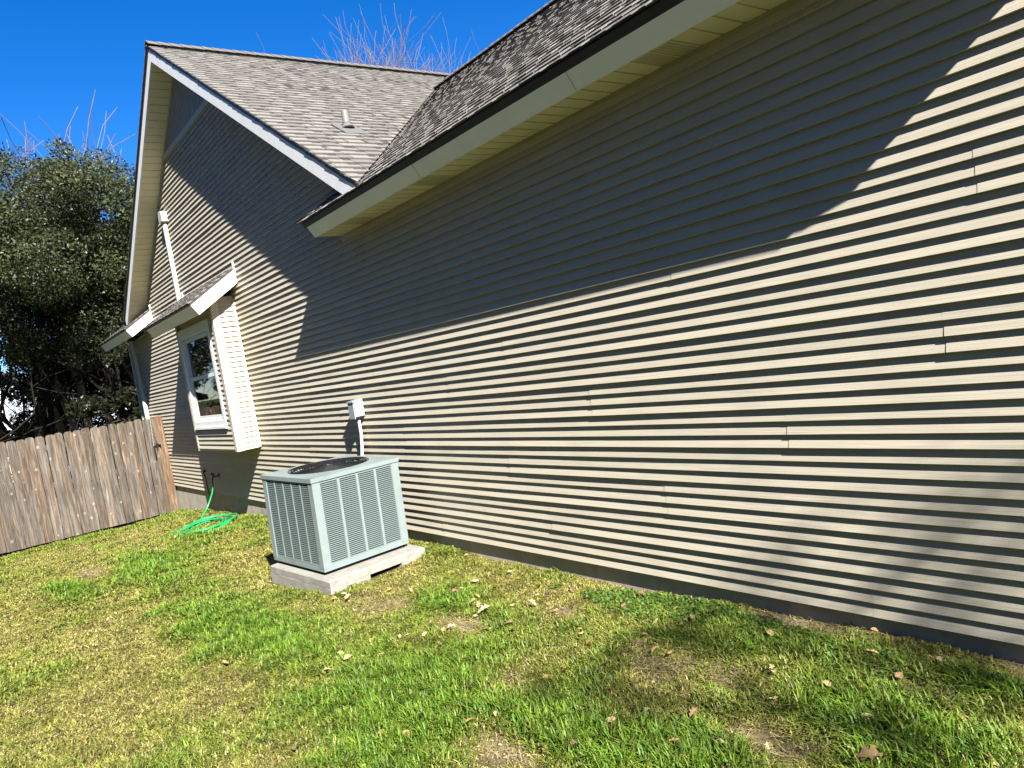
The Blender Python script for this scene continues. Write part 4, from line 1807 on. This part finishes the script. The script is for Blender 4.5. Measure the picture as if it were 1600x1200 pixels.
# ------------------------------------------------------------------ lawn
LUSH = [(-3.5, -1.65, .75, .42, 1.0), (-9.4, -2.58, .8, .16, 1.1), (-9.3, -1.8, 1.3, .28, 1.0), (-1.95, -1.25, .32, .22, 1.2), (-1.35, -.75, .32, .26, 1.2), (-5.0, -1.85, 1.0, .32, .9),
        (-6.1, -2.05, 1.0, .25, .8), (-4.3, -.85, .5, .16, .8), (-2.4, -1.45, .4, .22, .9), (-1.2, -.30, .22, .12, .7), (-3.1, -1.95, .5, .25, .9), (-10.8, -.9, 1.0, .3, .6), (-7.4, -1.7, .7, .2, .6)]
CLOV = [(-2.95, -.20, .75, .16, 1.1), (-2.3, -.26, .5, .13, 1.0), (-3.4, -.75, .4, .2, .5), (-1.75, -.28, .3, .13, .7)]
DRY = [(-6.2, -2.55, 1.8, .35, 1.1), (-4.8, -3.05, .8, .35, .9), (-4.5, -2.35, .6, .3, .9), (-7.7, -1.2, 1.0, .45, 1.0), (-11.5, -2.4, 2.5, .5, .8), (-12.8, -1.2, 1.5, .6, .7), (-5.4, -.6, .5, .35, .9), (-8.8, -3.0, 2.0, .35, .9), (-4.2, -.35, .7, .2, .7)]


def lawn():
    cam_xy = np.array([0, -3.2924])
    XS, YS = [], []
    # density falls with distance from the viewer
    for (xa, xb, ya, yb, n) in ((-3.4, .3, -3.3, .01, 200000), (-6.2, -3.4, -3.9, .01, 190000), (-9.5, -6.2, -4.0, .01, 130000), (-15.45, -9.5, -4.2, .01, 120000)):
        XS.append(rng.uniform(xa, xb, n))
        YS.append(rng.uniform(ya, yb, n))
    x, y = np.concatenate(XS), np.concatenate(YS)
    dist = np.hypot(x - cam_xy[0], y - cam_xy[1])
    # leave out what lies behind the left frame edge or right at the viewer's feet
    vis = ((x * -.795 + (y + 3.2924) * .604) > 1.0) & (y > -3.45 - .02 * (-x) - .0)
    # slab footprint
    c_, s_ = math.cos(-.118), math.sin(-.118)
    px, py = x + 6.17, y + .735
    lx, ly = c_ * px - s_ * py, s_ * px + c_ * py
    vis &= ~((np.abs(lx - .01) < .515) & (np.abs(ly) < .48))
    bare = .88 * blobs(x, y, BARE) + .75 * (vnoise(x, y, .20, 5) - .5) + .45 * (vnoise(x, y, .06, 6) - .5)
    bare += .35 * (np.exp(-(y / .07) ** 2))
    lush = blobs(x, y, LUSH) + .7 * (vnoise(x, y, .35, 7) - .5) + .35 * (vnoise(x, y, .12, 8) - .5)
    dry = blobs(x, y, DRY) + .6 * (vnoise(x, y, .4, 9) - .5)
    keep = vis & (rng.uniform(size=len(x)) > np.clip((bare - .30) * 1.7, 0, .84))
    x, y, dist, lush, dry, bare = (q[keep] for q in (x, y, dist, lush, dry, bare))
    n = len(x)
    g = np.clip(.50 + .78 * lush - .60 * dry - .60 * np.clip(bare, 0, 1), 0, 1)       # 0 dry straw .. 1 lush
    isgreen = rng.uniform(size=n) < (.42 + .56 * g)
    hgt = (.026 + .040 * g ** 1.3) * rng.uniform(.5, 1.4, n) * (.75 + .55 * vnoise(x, y, .07, 21))
    hgt *= np.where(isgreen, 1.0, .75)
    wid = (.0021 + .0012 * g) * rng.uniform(.7, 1.3, n) * np.clip(dist / 3.2, 1, 2.6)
    hgt *= np.clip(dist / 7, 1, 1.25)
    ang = rng.uniform(0, 2 * np.pi, n)
    lean = rng.uniform(.15, 1.1, n) + (1 - g) * .55 + .8 * np.clip(bare, 0, 1)
    dx, dy = np.cos(ang), np.sin(ang)
    pxx, pyy = -dy, dx
    z = gz(x, y) - .004
    rise = hgt / np.sqrt(1 + .35 * lean ** 2)
    base = np.stack([x, y, z], 1)
    side = np.stack([pxx, pyy, np.zeros(n)], 1) * wid[:, None]
    mid = base + np.stack([dx * lean * hgt * .30, dy * lean * hgt * .30, rise * .62], 1)
    tip = base + np.stack([dx * lean * hgt * .95, dy * lean * hgt * .95, rise * np.clip(1.05 - .28 * lean, .3, 1)], 1)
    V = np.stack([base - side, base + side, mid + side * .8, mid - side * .8, tip], 1).astype(np.float32)
    green = np.array([.088, .175, .017])[None] * rng.uniform(.45, 1.55, (n, 1)) * np.stack([rng.uniform(.8, 1.45, n), np.ones(n), rng.uniform(.7, 1.3, n)], 1)
    yel = np.array([.235, .232, .046])[None] * rng.uniform(.7, 1.3, (n, 1))
    k_ = np.clip(g + rng.normal(0, .18, n), 0, 1)[:, None]
    green = green * k_ + yel * (1 - k_) * .85
    straw = np.array([.37, .318, .135])[None] * rng.uniform(.45, 1.45, (n, 1)) * np.stack([np.ones(n), rng.uniform(.85, 1.05, n), rng.uniform(.7, 1.1, n)], 1)
    tone = np.where(isgreen[:, None], green, straw) * (.72 + .5 * vnoise(x, y, .09, 23))[:, None]
    me = bpy.data.meshes.new('grass')
    me.vertices.add(n * 5)
    me.vertices.foreach_set('co', V.reshape(-1))
    li = np.arange(n)[:, None] * 5 + np.array([0, 1, 2, 3, 3, 2, 4])[None]
    me.loops.add(n * 7)
    me.loops.foreach_set('vertex_index', li.reshape(-1).astype(np.int32))
    me.polygons.add(n * 2)
    ls = (np.arange(n)[:, None] * 7 + np.array([0, 4])[None]).reshape(-1).astype(np.int32)
    lt = np.tile(np.array([4, 3], np.int32), n)
    me.polygons.foreach_set('loop_start', ls)
    me.polygons.foreach_set('loop_total', lt)
    me.update()
    at = me.attributes.new('tone', 'FLOAT_COLOR', 'POINT')
    c4 = np.ones((n, 5, 4), np.float32)
    c4[:, :, :3] = tone[:, None, :]
    at.data.foreach_set('color', c4.reshape(-1))
    me.materials.append(M_GRASS)
    o_ = link('grass', me)
    tag(o_, 'patchy green and straw-coloured lawn along the house', 'grass', kind='stuff')


lawn()

# dead runners lying over the worn spots
n = 9000
x = rng.uniform(-6, -.9, n)
y = -rng.uniform(.02, 2.6, n)
k = blobs(x, y, BARE) + .6 * (vnoise(x, y, .2, 31) - .5) > .42
x, y = x[k], y[k]
n = len(x)
an = rng.uniform(0, 2 * np.pi, n)
ln = rng.uniform(.025, .085, n)
wd = rng.uniform(.0008, .0018, n)
dv = np.stack([np.cos(an), np.sin(an)], 1)
pv = np.stack([-dv[:, 1], dv[:, 0]], 1)
p0 = np.stack([x, y], 1)
cs_ = [p0 - dv * ln[:, None] * .5 - pv * wd[:, None], p0 - dv * ln[:, None] * .5 + pv * wd[:, None], p0 + dv * ln[:, None] * .5 + pv * wd[:, None], p0 + dv * ln[:, None] * .5 - pv * wd[:, None]]
zz = rng.uniform(.006, .022, n)
V = np.stack([np.concatenate([c_, (gz(c_[:, 0], c_[:, 1]) + zz + (.006 if i_ > 1 else 0))[:, None]], 1) for i_, c_ in enumerate(cs_)], 1)
o = np_quads('dead_runners', V, np.array([[.34, .28, .16]]) * rng.uniform(.4, 1.3, (n, 1)), M_GRASS)
tag(o, 'dead straw runners lying on the worn spots of the lawn', 'straw', kind='stuff')

# clover and small broad-leaved weeds close to the wall
n = 26000
x = rng.uniform(-5.5, -.9, n)
y = -np.abs(rng.normal(0, .45, n)) - .03
cl = blobs(x, y, CLOV) + .5 * (vnoise(x, y, .16, 12) - .5)
k = (cl > .34) & (y > -1.3)
x, y = x[k], y[k]
n = len(x)
z = gz(x, y) + rng.uniform(.006, .034, n)
cv = np.stack([x, y, z], 1)
V = leaf_quads(cv, .0095, 1.2)
V[:, 1] = cv + (V[:, 1] - cv) * 1.9
V[:, 3] = cv + (V[:, 3] - cv) * 1.9
tn = np.array([[.070, .145, .022]]) * rng.uniform(.6, 1.4, (n, 1))
o = np_quads('clover', V, tn, M_GRASS)
tag(o, 'low green clover spreading along the foundation', 'clover', kind='stuff')


# ------------------------------------------------------------------ fallen leaves
def leaf_mesh(seed, lobed):
    rr = random.Random(seed)
    mb = MB()
    n_ = 7
    L_ = 1.0
    left, right, spine = [], [], []
    for i in range(n_ + 1):
        t_ = i / n_
        w_ = .30 * math.sin(math.pi * min(1, t_ * .93 + .03)) ** .8
        if lobed and 0 < i < n_:
            w_ *= 1.35 if i % 2 else .62
        zc = .16 * math.sin(t_ * 2.6 + seed) + .10 * t_
        spine.append((t_ - .5, 0, zc))
        left.append((t_ - .5 + .06, w_, zc + .20 * w_ + rr.uniform(0, .10)))
        right.append((t_ - .5 + .06, -w_, zc + .32 * w_ + rr.uniform(0, .10)))
    mb.v = spine + left + right
    k_ = n_ + 1
    for i in range(n_):
        mb.f.append((i, i + 1, k_ + i + 1, k_ + i))
        mb.f.append((i + 1, i, 2 * k_ + i, 2 * k_ + i + 1))
    mb.tube([(-.5, 0, spine[0][2]), (-.68, .02, spine[0][2] - .02)], .012, 4)
    return mb


def leaf_color_mat(name, c):
    m = mat(name, c, .7, .2, var=.3, vscale=40)
    return m


LC = [leaf_color_mat('leaf_tan', (.25, .185, .085)), leaf_color_mat('leaf_brown', (.13, .082, .042)), leaf_color_mat('leaf_pale', (.30, .24, .125)), leaf_color_mat('leaf_orange', (.22, .14, .058))]
LM = []
for s_ in range(4):
    for c_ in range(4):
        LM.append((c_, leaf_mesh(s_, s_ % 2 == 0).mesh('fallen_leaf', LC[c_])))
CN = ['tan', 'brown', 'pale straw-coloured', 'orange-brown']
rl = random.Random(77)
placed = 0
tries = 0
while placed < 190 and tries < 8000:
    tries += 1
    x_ = -rl.uniform(1.0, 6.2)
    y_ = -rl.uniform(.03, 2.6)
    if rl.random() > math.exp(-((y_ + .9) / .95) ** 2) * (1.0 if x_ > -4.6 else .4):
        continue
    px, py = x_ + 6.17, y_ + .735
    if abs(px) < .6 and abs(py) < .6:
        continue
    c_, me_ = LM[rl.randrange(16)]
    o = link('fallen_leaf', me_)
    L_ = rl.uniform(.026, .056)
    o.scale = (L_, L_, L_)
    o.rotation_euler = (rl.gauss(0, .35), rl.gauss(0, .3), rl.uniform(0, 6.28))
    o.location = (x_, y_, float(gz(x_, y_)) + rl.uniform(.026, .046))
    tag(o, 'small dry %s leaf fallen on the lawn' % CN[c_], 'leaf', 'dry leaves fallen on the lawn')
    placed += 1
for (x_, y_, L_, rz_, lab, mi) in ((-1.39, -.985, .105, .4, 'largest curled brown oak leaf at the bottom edge of the lawn', 1),
                                   (-3.98, -.80, .085, 1.1, 'yellow-tan leaf lying on the bare dirt patch', 2)):
    o = link('fallen_leaf', LM[mi][1])
    o.scale = (L_, L_, L_)
    o.rotation_euler = (.2, -.15, rz_)
    o.location = (x_, y_, float(gz(x_, y_)) + .035)
    tag(o, lab, 'leaf', 'dry leaves fallen on the lawn')

# fine litter: chips of leaf and straw nobody could count
n = 5200
x = rng.uniform(-6, -.9, n)
y = -rng.uniform(.02, 2.6, n)
k = blobs(x, y, BARE) + .5 * vnoise(x, y, .2, 15) > .55
x, y = x[k], y[k]
n = len(x)
V = leaf_quads(np.stack([x, y, gz(x, y) + .008], 1), .012, 1.5)
o = np_quads('leaf_litter', V, np.array([[.34, .25, .14]]) * rng.uniform(.4, 1.4, (n, 1)), M_DRYLEAF)
tag(o, 'fine brown leaf litter on the bare patches of the lawn', 'litter', kind='stuff')
